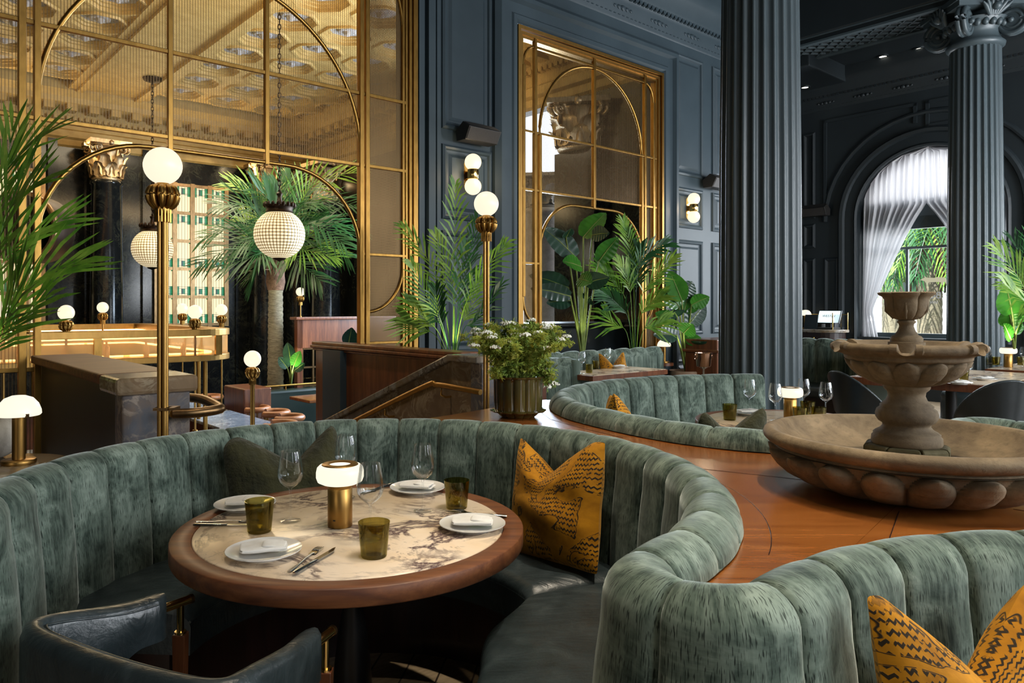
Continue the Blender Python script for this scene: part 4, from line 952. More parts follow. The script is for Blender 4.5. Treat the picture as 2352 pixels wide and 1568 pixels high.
def kentia(label, root, Y, fronds, ll, mats, n=20, pot=None, wd=.03, bare=.42, hang=.3, fwd=.75, spread=.62):
    t = thing('kentia_palm', label, 'palm', root, 0, 'feathery potted palms')
    for i, pts in enumerate(fronds):
        mb = MB(); leaflets(mb, pxpath(root, pts, Y, rp.uniform(-.5, .35)), ll*rp.uniform(.85, 1.1), n, bare, wd, hang=hang, fwd=fwd, spread=spread, nrm=Vector((rp.uniform(-.4, .4), -.8, rp.uniform(.25, .8))).normalized())
        mb.v = [tuple(Vector(v)-root) for v in mb.v]; obj('frond', mb, mats[i % len(mats)], t)
    if pot: obj('pot', MB().lathe([(0, -root.z), (.09, -root.z), (.125, .02), (.12, .03), (.105, 0), (0, -.01)], 28), 'terracotta', t)
    return t
kentia('feathery kentia palm by the blue wall behind the wooden partition', at(1040, 850, 6.9), 6.9,
       [[(1042, 690), (1044, 560), (1046, 425)], [(1020, 700), (985, 600), (925, 520)], [(1058, 690), (1078, 600), (1098, 505)], [(1012, 745), (985, 690), (945, 605)], [(1062, 720), (1100, 640), (1160, 560)], [(1020, 760), (1008, 720), (1000, 660)], [(1060, 750), (1078, 715), (1100, 640)], [(1008, 765), (975, 730), (935, 690)], [(1066, 755), (1090, 740), (1150, 655)], [(1044, 730), (1035, 640), (1000, 540)], [(1000, 770), (960, 755), (930, 735)], [(1050, 740), (1056, 660), (1070, 560)]], .25, ['palm_green', 'palm_green', 'palm_dark'], 13, .5, wd=.022)
kentia('feathery kentia palm right of the broad-leaved plant in front of the tall screen', at(1458, 880, 9.85), 9.75,
       [[(1456, 660), (1448, 570), (1432, 510)], [(1462, 650), (1480, 590), (1530, 560)], [(1440, 700), (1410, 650), (1375, 610)], [(1470, 700), (1500, 640), (1545, 590)], [(1445, 740), (1420, 700), (1385, 670)], [(1468, 740), (1490, 700), (1520, 680)], [(1450, 700), (1440, 640), (1420, 600)], [(1460, 690), (1465, 630), (1470, 570)], [(1440, 765), (1410, 745), (1390, 720)], [(1475, 765), (1500, 750), (1530, 735)]], .33, ['palm_green', 'palm_dark', 'palm_green'], 14, .4, wd=.028)
kentia('large kentia palm at the left picture edge in front of the brass screen', at(-40, 960, 4.6), 4.6,
       [[(-35, 700), (-20, 480), (20, 380), (110, 300)], [(-30, 800), (-5, 640), (40, 560), (150, 500)], [(-30, 830), (10, 720), (70, 650), (180, 600)], [(-36, 760), (-15, 560), (5, 440), (30, 290)], [(-30, 860), (-10, 800), (30, 750), (95, 690)], [(-34, 780), (-10, 600), (20, 480), (80, 420)], [(-30, 840), (0, 760), (20, 720), (40, 640)]], .46, ['palm_green', 'palm_green', 'palm_green'], 11, wd=.027, bare=.42, hang=.12, fwd=.95, spread=.6)
kentia('kentia palm half cut by the right picture edge beside the far column', at(2372, 880, 7.6), 7.6,
       [[(2360, 700), (2340, 640), (2290, 570)], [(2370, 690), (2355, 620), (2330, 555)], [(2375, 720), (2350, 690), (2310, 655)], [(2380, 660), (2375, 600), (2365, 540)]], .34, ['palm_green', 'palm_dark'], 12, None, wd=.022)
# tall palm tree
pr = at(633, 889, 13.2); pr.z = ZF
pt = thing('palm_tree', 'tall palm tree with spreading green crown in the bar room', 'palm tree', pr)
ht = at(633, 660, 13.2).z-ZF
def trunk_r(z): return .125+.03*(1-z/ht)+.006*sin(z*60)
obj('trunk', MB().lathe([(trunk_r(ht*k/90), ht*k/90) for k in range(91)], 20), 'bark', pt)
mb = MB().lathe([(.14, ht-.05), (.17, ht+.1), (.15, ht+.3), (.10, ht+.5)], 18)
for k in range(34):
    a = rp.uniform(0, 2*pi); z = rp.uniform(0, .35); r = rp.uniform(.13, .34); mb.tube([(.12*cos(a), .12*sin(a), ht+z), (.15*cos(a), .15*sin(a), ht+z+.3), (r*cos(a), r*sin(a), ht+z+rp.uniform(.25, .55))], [.03, .02, .006], 5)
obj('fibre_sheath', mb, 'bark_fibre', pt)
crown = at(638, 590, 13.2)
for i, (mx, my, tx, ty) in enumerate(((560, 560, 462, 606), (550, 520, 470, 545), (575, 480, 505, 470), (595, 455, 530, 420), (620, 470, 590, 430), (655, 460, 668, 410), (690, 480, 730, 465), (720, 430, 832, 390), (730, 470, 835, 475), (720, 510, 830, 525), (730, 545, 800, 590), (700, 580, 770, 590), (690, 610, 735, 645), (590, 590, 520, 612), (600, 610, 575, 640), (610, 540, 560, 500), (680, 520, 700, 500), (640, 480, 640, 430), (720, 520, 790, 560))):
    mb = MB(); dY = rp.uniform(-1.0, .8); leaflets(mb, [crown, at((638+mx)/2, (590+my)/2-14, 13.2+dY*.3), at(mx, my-6, 13.2+dY*.7), at(tx, ty, 13.2+dY)], .62, 24, .15, .034, .80, hang=.16, stemr=.014, nrm=Vector((rp.uniform(-.3, .3), -.7, .7)).normalized())
    mb.v = [tuple(Vector(v)-pr) for v in mb.v]; obj('frond', mb, ('palm_dark', 'palm_teal', 'palm_dark', 'palm_green')[i % 4], pt)
def broadleaf(mb, root, b, t, w_, fold=.3, nrm=None, sag=.12):
    b = Vector(b); t = Vector(t); d = t-b; L = d.length; dn = d.normalized(); nn = (nrm or Vector((rp.uniform(-.5, .5), -.8, rp.uniform(-.1, .7)))).normalized(); side = dn.cross(nn).normalized(); nn = side.cross(dn).normalized()
    def f(u, v):
        q = 2*u-1; ww = w_*.5*(sin(pi*min(1, .06+v*.94)**.78))**.75; 
        return b+d*v+side*q*ww-nn*(fold*abs(q)*ww*-.5)+Vector((0, 0, -sag*L*v*v))+nn*.005*sin(v*44)*abs(q)
    mb.grid(f, 9, 22)
    mb.tube([root, root.lerp(b, .5)+Vector((0, 0, .06)), b, b+d*.5+Vector((0, 0, -sag*L*.25)), b+d*.92+Vector((0, 0, -sag*L*.85))], [.014, .012, .009, .006, .002], 6, mi=1)
def bop(label, root, Y, leaves, name='bird_of_paradise_plant', pot=False):
    t = thing(name, label, 'plant', root, 0, 'broad-leaved potted plants')
    for i, (bx_, by_, tx, ty, w_, dk) in enumerate(leaves):
        mb = MB(); dY = rp.uniform(-.35, .08); broadleaf(mb, root, at(bx_, by_, Y+dY*.5), at(tx, ty, Y+dY), w_*Y/FL); mb.v = [tuple(Vector(v)-root) for v in mb.v]; obj('leaf', mb, ['leaf_dark' if dk else 'leaf_green', 'stem_green'], t)
    if pot: obj('pot', MB().lathe([(0, -root.z), (.17, -root.z), (.24, .02), (.225, .03), (.2, 0), (0, -.01)], 32), 'terracotta', t)
bop('tall broad-leaved plant with one bright upright leaf in front of the tall screen', at(1338, 830, 9.25), 9.15,
    [(1340, 545, 1392, 478, 62, 0), (1322, 590, 1245, 508, 55, 1), (1375, 600, 1420, 535, 42, 0), (1335, 612, 1292, 593, 50, 0), (1305, 660, 1215, 620, 48, 1), (1310, 680, 1218, 650, 40, 1), (1312, 690, 1255, 688, 42, 1), (1345, 650, 1400, 630, 44, 1), (1345, 690, 1355, 680, 40, 1), (1330, 640, 1360, 645, 46, 0), (1300, 545, 1312, 520, 30, 1), (1360, 540, 1400, 530, 40, 1)])
bop('broad-leaved plant in a terracotta pot against the blue panelled wall', at(1575, 855, 10.3), 10.2,
    [(1566, 690, 1537, 612, 48, 0), (1566, 680, 1590, 640, 50, 1), (1560, 705, 1525, 655, 50, 0), (1570, 718, 1582, 672, 58, 0), (1588, 700, 1630, 676, 40, 0), (1582, 745, 1620, 690, 46, 1), (1545, 740, 1505, 712, 44, 0), (1555, 770, 1500, 760, 40, 1), (1570, 765, 1592, 740, 44, 0), (1575, 785, 1610, 770, 40, 0), (1556, 728, 1548, 712, 42, 1)], pot=True)
bop('broad-leaved green plant at the right picture edge behind the far column', at(2330, 800, 8.2), 8.2,
    [(2325, 690, 2322, 612, 52, 0), (2325, 720, 2310, 640, 60, 0), (2325, 750, 2315, 700, 50, 0), (2330, 770, 2318, 720, 46, 0), (2335, 760, 2352, 720, 40, 0), (2322, 780, 2305, 735, 34, 0)])
bop('small uplit plant beside the palm trunk in the bar room', at(668, 885, 12.9), 12.9, [(668, 830, 660, 780, 30, 1), (674, 840, 690, 800, 26, 0), (660, 845, 640, 815, 26, 1), (676, 850, 700, 830, 24, 1)])
bop('dark broad leaf plant showing behind the partition by the screen post', at(800, 800, 9.5), 9.5, [(800, 790, 808, 745, 34, 1), (806, 792, 835, 760, 28, 1)])
# ---------- wildflowers in a lobed glazed pot ----------
pp = onz(1190, 957, .85)
fp = thing('flower_pot', 'lobed olive glazed pot of white wildflowers and dill on the wooden island', 'flower pot', pp)
lob = lambda a, z: 1+.095*abs(cos(6*a))**.55-.03
obj('pot', MB().lathe([(0, .0), (.085, 0), (.10, .012), (.118, .03), (.150, .036), (.152, .042), (.128, .048), (.130, .10), (.131, .20), (.133, .222), (.150, .228), (.152, .236), (.132, .238), (.122, .22), (.118, .1), (0, .1)], 144, rmod=lob, cap=False), 'glaze_olive', fp, loc=(0, 0, 0))
rf = random.Random(5)
mb = MB(); st_ = MB(); heads = []
for k in range(120):
    a = rf.uniform(0, 2*pi); q = sqrt(rf.random()); x0 = Vector((.09*q*cos(a), .09*q*sin(a), .2)); el = rf.random()
    sp = .19+.17*el; h = .12+.21*sqrt(max(0, 1-(q*.8)**2))*rf.uniform(.55, 1.1)
    tip = Vector((sp*q*cos(a)*1.15, sp*q*sin(a)*1.15, .2+h))
    if k % 9 == 0: tip = Vector(((.16+.06*el)*cos(a), (.16+.06*el)*sin(a), .2+rf.uniform(-.06, .10)))
    if k % 29 == 5: tip = Vector(((.26+.06*el)*abs(cos(a)), -.1*sin(a), .2+rf.uniform(.10, .22)))
    mid = x0.lerp(tip, .5)+Vector((0, 0, .05)); pts = spline([tuple(x0), tuple(mid), tuple(tip)], 5)
    st_.tube(pts, [.0018]*len(pts), 4)
    heads.append(tip)
    for j in range(58):
        u = rf.uniform(.2, 1.0); i = min(int(u*(len(pts)-1)), len(pts)-2); p = Vector(pts[i]).lerp(Vector(pts[i+1]), u*(len(pts)-1)-i)
        d = Vector((rf.gauss(0, 1), rf.gauss(0, 1), rf.gauss(.3, .8))).normalized()*rf.uniform(.02, .055); sd = d.cross(Vector((rf.random(), rf.random(), 1))).normalized()*.0010
        e1 = p+d*.6; e2 = d.cross(sd).normalized()*.009
        mb.add([p-sd, p+sd, e1+sd*1.2, p+d, e1+e2+d*.3, e1-e2+d*.3], [(0, 1, 2), (0, 2, 3), (2, 4, 0), (2, 5, 1)])
obj('stems', st_, 'stem_green', fp); fo_ = obj('foliage', mb, 'dill_green', fp); fo_['kind'] = 'stuff'
nh = 0
for k, tip in enumerate(heads):
    white = k % 5 in (1, 3)
    if not white and nh >= 50: continue
    nh += not white
    mb = MB(); R_ = .030 if white else .032
    for j in range(34 if white else 60):
        a = rf.uniform(0, 2*pi); q = sqrt(rf.random()); p = tip+Vector((R_*q*cos(a), R_*q*sin(a), .012*(1-q*q)+rf.uniform(-.003, .003))); r = .0058 if white else .0022
        mb.add([p+Vector((r, 0, 0)), p+Vector((-r*.5, r*.87, 0)), p+Vector((-r*.5, -r*.87, 0)), p+Vector((0, 0, r*1.2)), p-Vector((0, 0, r))], [(0, 1, 3), (1, 2, 3), (2, 0, 3), (1, 0, 4), (2, 1, 4), (0, 2, 4)])
        if not white: mb.add([tip-Vector((0, 0, .03)), tip-Vector((.0008, 0, .03)), p], [(0, 1, 2)])
    obj('blossom' if white else 'seed_head', mb, 'petal_white' if white else 'dill_yellow', fp)

sec = thing('security_camera', 'small black dome camera on the black marble wall right of the palm trunk', 'camera', W1 @ Vector((ws(742, 10.9), 10.9, wz(742, 655, 10.9))), W1.to_euler().z)
obj('housing', MB().sphere((0, -.15, -.05), .11, 16, 10), 'black_iron', sec); obj('bracket', MB().box(-.05, -.15, .02, .05, .2, .10), 'black_iron', sec)
dr = thing('bronze_hood', 'dark bronze drum-shaped hood behind the left palm and screen post', 'hood', at(70, 525, 9.2))
m_ = Matrix.Rotation(pi/2, 4, 'X'); obj('drum', MB().lathe([(.0, -.3), (.40, -.3), (.42, -.26), (.42, .2), (.40, .24), (.36, .24)], 40, m=m_), 'bronze', dr); obj('rim', MB().lathe([(.42, .14), (.445, .16), (.445, .22), (.42, .24)], 40, m=m_), 'brass_dark', dr)
# ---------- velvet banquettes built along their ridge lines ----------
def velvet_back(path, name, parent, ch=.205, zt=.94, low=None, z0=.36, seamoff=0, hr=.085):
    T = [0, .012, .03, .06, .12, .22, .36, .5, .64, .78, .88, .94, .97, .988]
    pts0, L = resample(path, 2400); nch = max(1, round(L/ch)); per = len(T); n = nch*per
    us_ = [(c_+t_)/nch for c_ in range(nch) for t_ in T]+[1.0]; P = [pts0[min(2400, round(u_*2400))] for u_ in us_]
    lows = low if callable(low) else (lambda p: low)
    prof = [(.115, z0), (.118, .42), (.116, .50), (.112, .58), (.106, .66), (.098, .74), (hr+.004, .80)]
    zc = zt-hr
    prof += [(hr*cos(radians(a)), zc+hr*sin(radians(a))) for a in (0, 15, 30, 45, 60, 75, 90, 105, 120, 135, 150, 165, 180)]
    m = len(prof)+3; vs = []; uvs = []; vl = [0]
    for (a, b), (c, d) in zip(prof, prof[1:]): vl.append(vl[-1]+hypot(c-a, d-b))
    vl += [vl[-1]+.06, vl[-1]+.12, vl[-1]+.3]
    for i, (x, y) in enumerate(P):
        k_ = round(us_[i]*2400); a = pts0[max(0, k_-8)]; b = pts0[min(2400, k_+8)]; tx, ty = b[0]-a[0], b[1]-a[1]; l = hypot(tx, ty) or 1; fx, fy = ty/l, -tx/l
        ph = abs((us_[i]*nch) % 1-.5)*2; soft = -.017*ph**2.4; grv = -.015*max(0, (ph-.90)/.10)**1.4
        lo = lows((x, y)); row = []
        for j, (nn, z) in enumerate(prof):
            p0 = prof[max(0, j-1)]; p1 = prof[min(len(prof)-1, j+1)]; tn, tz = p1[0]-p0[0], p1[1]-p0[1]; q = hypot(tn, tz)
            s_ = min(1, max(0, (j-5)/9)); s_ = s_*s_*(3-2*s_); bl = soft*(1-.74*s_)+grv*(1.0 if j < len(prof)-3 else .5)
            row.append((nn+tz/q*bl, z-tn/q*bl))
        row += [(-hr+.002, max(lo, zc-.03)), (-hr+.006, lo), (-.0 if lo > .5 else -hr+.02, lo)]
        for nn, z in row: vs.append((x+fx*nn, y+fy*nn, z))
        uvs.append(L*us_[i])
    fs = []; us = []
    for i in range(n):
        for j in range(m-1):
            fs.append((i*m+j, (i+1)*m+j, (i+1)*m+j+1, i*m+j+1)); us.append([(uvs[i], vl[j]), (uvs[i+1], vl[j]), (uvs[i+1], vl[j+1]), (uvs[i], vl[j+1])])
    fs += [tuple(range(m-1, -1, -1)), tuple(n*m+k for k in range(m))]; us += [[(0, v) for v in vl[::-1]], [(0, v) for v in vl]]
    mb = MB().add(vs, fs, 0, True, us)
    return obj(name, mb, 'velvet_green', parent)
def seat(parent, c, a0, a1, rin, rout, zt=.465, zb=.30):
    n = max(8, int(abs(a1-a0)/3)); pr = [(0, -.0, zt-.055), (0, .0, zt-.02), (.06, 0, zt-.004)]
    mb = MB(); ns = 16
    def f(u, v):
        a = radians(a0+(a1-a0)*u); ri = rin(u) if callable(rin) else rin
        e = min(1, min(u, 1-u)*n/1.6); dz = -.03*(1-e)**2
        if v < .62: q = v/.62; r = rout-(rout-ri-.05)*q; z = zt+.012*sin(q*pi)+dz
        elif v < .85: q = (v-.62)/.23*pi/2; r = ri+.05-.05*sin(q); z = zt-.05*(1-cos(q))+dz
        else: q = (v-.85)/.15; r = ri+.004*q; z = zt-.05-(zt-.05-zb)*q
        return (c[0]+r*cos(a), c[1]+r*sin(a), z)
    mb.grid(f, n*2+1, 30, flip=a1 < a0)
    k = len(mb.v); ends = []
    nu = n*2+1
    for u in (0, nu-1):
        idx = [j*nu+u for j in range(30)]; a = radians(a0 if u == 0 else a1)
        mb.v.append((c[0]+rout*cos(a), c[1]+rout*sin(a), zb)); mb.f.append(idx+[len(mb.v)-1]); mb.mi.append(0); mb.sm.append(False); mb.uv.append(None)
    o = obj('seat_cushion', mb, 'leather_blue', parent)
    return o
def piping(parent, c, a0, a1, rin, zt=.465):
    n = 40
    pts = []
    for i in range(n+1):
        u = i/n; a = radians(a0+(a1-a0)*u); r = (rin(u) if callable(rin) else rin)+.002; pts.append((c[0]+r*cos(a), c[1]+r*sin(a), zt-.052))
    obj('piping', MB().tube(pts, .005, 6), 'leather_blue', parent)
R1, NR = 1.105, .14
C1, C3, FO = (-.38, 2.44), (1.36, .66), (1.46, 2.5)
M1 = ((C1[0]+C3[0])/2, (C1[1]+C3[1])/2); aM = math.degrees(atan2(C3[1]-C1[1], C3[0]-C1[0]))
rm = hypot(C3[0]-C1[0], C3[1]-C1[1])/2-NR
aL = 199; N1 = (C1[0]+(R1+NR)*cos(radians(aL)), C1[1]+(R1+NR)*sin(radians(aL)))
path1 = arc(N1, NR, aL-180-130, aL-180, 30)+arc(C1, R1, aL, aM+3, 160)[1:]+arc(C1, (R1+rm)/2, aM+2, aM, 2)[1:]+arc(M1, NR, aM+180, aM+272, 30)[1:]
path3 = arc(M1, NR, aM+270, aM+360, 30)+arc(C3, rm, aM+180, aM+178, 2)[1:]+arc(C3, R1, aM+175, 40, 110)
bq = thing('banquette', 'curved green velvet banquette wrapping round the near marble table', 'banquette', (0, 0, 0), 0, 'round banquettes')
ISL = []
def low1(p):
    a = math.degrees(atan2(p[1]-C1[1], p[0]-C1[0])); r = hypot(p[0]-C1[0], p[1]-C1[1])
    return .855 if -60 < a < 78 else .10
velvet_back(path1, 'backrest', bq, .2, low=low1)
rin1 = lambda u: .575-.13*sin(min(1, u*1.3)*pi)**1.0 if u > 0 else .575
seat(bq, C1, 176, 97, .585, 1.0); seat(bq, C1, 97, 19, .60, 1.0); seat(bq, C1, 18.5, -62, lambda u: .585-.16*sin(pi*min(1, u*1.15)), 1.0)
piping(bq, C1, 176, 97, .587); piping(bq, C1, 97, 19, .602); piping(bq, C1, 18.5, -62, lambda u: .587-.16*sin(pi*min(1, u*1.15)))
def ring(mb, c, r0, r1, a0, a1, z0, z1, n=48):
    mb.prism(arc(c, r1, a0, a1, n)+arc(c, r0, a1, a0, n), z0, z1)
mb = MB(); pin = [(p[0], p[1]) for p in path1]
ring(mb, C1, .66, 1.0, -60, 176, .10, .30); ring(mb, C1, .70, 1.0, -60, 176, 0, .10)
obj('plinth', mb, 'mahogany_dark', bq)
mb = MB(); P, L = resample(path1, 160); vs = []
for i, (x, y) in enumerate(P):
    a = P[max(0, i-1)]; b = P[min(160, i+1)]; tx, ty = b[0]-a[0], b[1]-a[1]; l = hypot(tx, ty); fx, fy = ty/l, -tx/l
    vs += [(x+fx*q, y+fy*q, z) for q, z in ((.09, .36), (.09, 0), (-.06, 0), (-.06, .36))]
mb.add(vs, [(i*4+j, i*4+4+j, i*4+4+(j+1) % 4, i*4+(j+1) % 4) for i in range(160) for j in range(4)]+[(3, 2, 1, 0), (640, 641, 642, 643)])
obj('base_board', mb, 'mahogany', bq)
bq3 = thing('banquette', 'green velvet banquette in the right corner holding a mustard pillow, facing away from the fountain', 'banquette', (0, 0, 0), 0, 'round banquettes')
velvet_back(path3, 'backrest', bq3, .2, low=.855)
seat(bq3, C3, 130, 45, .55, 1.0); piping(bq3, C3, 130, 45, .552)
mb = MB(); ring(mb, C3, .64, 1.0, 45, 130, 0, .30); obj('plinth', mb, 'mahogany_dark', bq3)
ridge2 = spline([(2.30, 5.93), (2.0, 5.92), (1.594, 5.82), (1.262, 5.65), (.95, 5.42), (.72, 5.12), (.58, 4.81), (.53, 4.5), (.57, 4.15), (.68, 3.88), (.82, 3.62), (1.0, 3.39), (1.25, 3.22), (1.6, 3.14), (1.95, 3.20), (2.2, 3.38), (2.30, 3.52), (2.42, 3.60), (2.53, 3.54), (2.60, 3.40), (2.66, 3.1), (2.8, 2.7)], 10)
# travelling that way the seats are on the left, so the ridge is walked backwards
bq2 = thing('banquette', 'green velvet round banquette with olive pillow, further back beside the fluted column', 'banquette', (0, 0, 0), 0, 'round banquettes')
cut = [i for i, p in enumerate(ridge2) if abs(p[0]-2.42) < .03 and p[1] > 3.55][0]
p2a = ridge2[:cut+1][::-1]; p2b = ridge2[cut:][::-1]
low2 = lambda p: .855 if (p[1] < 5.0 or p[0] < .6) else .10
velvet_back(p2a, 'backrest', bq2, .26, low=low2)
CB2 = (1.62, 4.5)
seat(bq2, CB2, 75, 290, .62, .92); mb = MB(); ring(mb, CB2, .66, .9, 75, 290, 0, .30); obj('plinth', mb, 'mahogany_dark', bq2)
bq4 = thing('banquette', 'green velvet banquette rising just behind the stone basin at the right edge', 'banquette', (0, 0, 0), 0, 'round banquettes')
velvet_back(p2b, 'backrest', bq4, .2, low=.855)
# ---------- the timber island top that carries the fountain ----------
def inset(path, d, n):
    P, L = resample(path, n); out = []
    for i, (x, y) in enumerate(P):
        a = P[max(0, i-1)]; b = P[min(n, i+1)]; tx, ty = b[0]-a[0], b[1]-a[1]; l = hypot(tx, ty) or 1
        out.append((x-ty/l*d, y+tx/l*d))
    return out
a1 = inset(arc(C1, R1, 92, aM+2, 60), .012, 60); a3 = inset(arc(C3, R1, aM+178, 45, 60), .012, 60)
r2 = [p for p in inset(p2b[::1], .012, 20)]; r2a = inset(p2a, .012, 90)
r2a = [p for p in r2a if p[1] < 5.0]
poly = a1+a3+[(2.9, 1.5), (3.1, 2.2)]+r2[:]+r2a+[(.42, 4.95), (-.09, 4.34), (-.42, 3.96)]
isl = thing('island_counter', 'glossy reddish wooden island top between the banquettes carrying the fountain', 'counter', (0, 0, 0))
obj('top', MB().prism(poly, .815, .85), 'walnut_top', isl)
cx_ = sum(p[0] for p in poly)/len(poly); cy_ = sum(p[1] for p in poly)/len(poly)
obj('base', MB().prism([(p[0]*.93+1.3*.07, p[1]*.93+2.7*.07) for p in poly], 0, .815), 'mahogany', isl)
mb = MB()
mb.tube([(x, y, .8495) for x, y in arc(C1, R1+.155, 60, aM+18, 60)], .0016, 5); 
mb.tube([(x, y, .8495) for x, y in [(.50, 4.78), (.37, 4.5), (.41, 4.1), (.54, 3.80), (.70, 3.52)]], .0022, 5)
for a in (236, 312, 150): mb.tube([(FO[0]+.3*cos(radians(a)), FO[1]+.3*sin(radians(a)), .8495), (FO[0]+1.05*cos(radians(a)), FO[1]+1.05*sin(radians(a)), .8495)], .0018, 5)
obj('joint_lines', mb, 'mahogany_dark', isl)
# ---------- stone fountain ----------
fz = .85
fb = thing('fountain', 'tiered carved stone fountain with lobed basin standing on the wooden island', 'fountain', (FO[0], FO[1], fz))
RB = .452
NLB = 18
def lobed(prof_lobe, n, ph=0):
    pass
def gadroon(mb, prof, n, amp, seg, ph=0, zr=(0, 1)):
    # outside of a bowl carved with egg-shaped tongues, arched at the top and tapering below
    def rm_(a, z):
        q = (z-zr[0])/(zr[1]-zr[0])
        if q <= 0.0 or q >= 1: return 1-amp*.30*(1 if q < 1 else 0)
        t = abs(((a+ph)*n/(2*pi)) % 1-.5)*2
        hw = .97*sqrt(max(0, 1-(max(0, q-.50)/.47)**2)) if q < .97 else 0
        lobe = sqrt(max(0, 1-(t/hw)**2)) if t < hw else 0
        return 1-amp*.30+amp*.55*lobe*min(1, .35+q*2.2)
    P2 = []
    for (r0, z0), (r1, z1) in zip(prof, prof[1:]): P2 += [(r0+(r1-r0)*k/9, z0+(z1-z0)*k/9) for k in range(9)]
    mb.lathe(P2+[prof[-1]], seg, rmod=rm_, cap=False)
mb = MB()
gadroon(mb, [(.0, .0), (.22, .0), (.27, .010), (.32, .026), (.36, .050), (.392, .080), (.410, .106), (.416, .124), (.418, .134)], NLB, .25, 18*22, zr=(.0, .134))
mb.lathe([(.385, .126), (.405, .131), (.417, .138), (.412, .144), (.425, .149), (.440, .156), (.452, .168), (.455, .180), (.450, .192), (.436, .200), (.420, .199), (.406, .188), (.392, .166), (.36, .140), (.31, .118), (.24, .102), (.12, .095), (0, .092)], 96, cap=False)
obj('basin', mb, 'stone_fountain', fb)
mb = MB()
for k in range(8):
    a = 2*pi*k/8+.2; m = Matrix.Rotation(a, 4, 'Z'); mb.add([m @ Vector(v) for v in [(.0, -.0, .09), (.126, -.050, .09), (.126, .050, .09), (0, 0, .160), (.120, -.048, .160), (.120, .048, .160), (.126, -.050, .150), (.126, .050, .150)]], [(0, 2, 1), (3, 4, 5), (1, 2, 7, 6), (6, 7, 5, 4), (0, 1, 6, 4, 3), (2, 0, 3, 5, 7)])
obj('plinth_stones', mb, 'stone_mossy', fb, bevel=.006)
mb = MB().lathe([(.0, .158), (.103, .158), (.107, .166), (.106, .186), (.100, .192), (.101, .198), (.094, .204), (.080, .212), (.072, .222), (.073, .230), (.085, .238), (.093, .250), (.0945, .264), (.090, .278), (.080, .286), (.081, .292), (.074, .298), (.062, .310), (.056, .325), (.058, .338), (.068, .347), (.071, .354), (.070, .370), (.05, .374)], 64)
obj('pedestal', mb, 'stone_fountain', fb)
mb = MB()
gadroon(mb, [(.04, .360), (.075, .360), (.110, .370), (.140, .388), (.162, .410), (.176, .432), (.182, .450)], 12, .21, 12*22, ph=.26, zr=(.359, .450))
def notch(a): return min(abs((a-q+pi) % (2*pi)-pi) for q in [radians(-120.5+60*k) for k in range(6)])
def f(u, v):
    a = 2*pi*u; d = notch(a)*.225; prof = [(.178, .444), (.190, .450), (.192, .462), (.204, .468), (.222, .474), (.231, .484), (.230, .497), (.218, .506), (.200, .502), (.185, .488), (.14, .474), (.0, .470)]
    x = v*(len(prof)-1); i = min(int(x), len(prof)-2); k = x-i; r = prof[i][0]*(1-k)+prof[i+1][0]*k; z = prof[i][1]*(1-k)+prof[i+1][1]*k
    if d < .024 and z > .472:
        k = sqrt(max(0, 1-(d/.024)**2)); z -= (z-.472)*.95*k
        if r > .215: r += .012*k
    elif d < .046 and r > .20: r += .010; z += .003
    return (r*cos(a), r*sin(a), z)
mb.grid(f, 541, 30)
obj('upper_bowl', mb, 'stone_fountain', fb)
mb = MB().lathe([(.0, .470), (.056, .470), (.056, .506), (.049, .508), (.050, .518), (.044, .527), (.036, .530), (.027, .545), (.022, .560), (.023, .568), (.029, .573), (.028, .578), (.022, .582)], 40)
def petal_r(a, z):
    t = abs((a*5/(2*pi)+.2) % 1-.5)*2
    return 1+(.14+max(0, z-.652)*7)*(sqrt(max(0, 1-t**2.4)))-.08
mb.lathe([(.020, .580), (.034, .585), (.050, .598), (.060, .616), (.063, .636), (.063, .650), (.066, .660), (.073, .666), (.0735, .673), (.066, .676), (.055, .670), (.04, .655), (0, .65)], 200, rmod=petal_r, cap=False)
for k in range(5):
    a = 2*pi*(k+.3)/5; mb.tube([(.040*cos(a), .040*sin(a), .586), (.062*cos(a), .062*sin(a), .612), (.064*cos(a), .064*sin(a), .640)], [.003, .0055, .004], 6)
obj('vase', mb, 'stone_fountain', fb)
# ---------- round table ----------
TC1 = (-.419, 2.485); ZT = .742
def round_table(c, label):
    t = thing('round_table', label, 'table', (c[0], c[1], 0))
    obj('wood_rim', MB().lathe([(.505, .690), (.573, .690), (.575, .694), (.575, .738), (.572, .741), (.512, .741), (.509, .738), (.505, .72), (.505, .69)], 96, cap=False), 'walnut', t)
    obj('marble_top', MB().lathe([(.0, .715), (.508, .715), (.508, .739), (.505, .742), (0, .742)], 96), 'marble_cream', t)
    obj('pedestal', MB().lathe([(.0, .0), (.27, .0), (.27, .012), (.20, .022), (.085, .035), (.068, .06), (.066, .18), (.060, .28), (.045, .40), (.032, .48), (.028, .56), (.030, .64), (.06, .66), (.16, .675), (.20, .69), (0, .69)], 40), 'black_iron', t)
    return t
round_table(TC1, 'round dining table with wood-edged veined marble top in the foreground')
C2T = (2.0, 4.72)
round_table(C2T, 'round marble dining table inside the back banquette, partly behind the fountain')
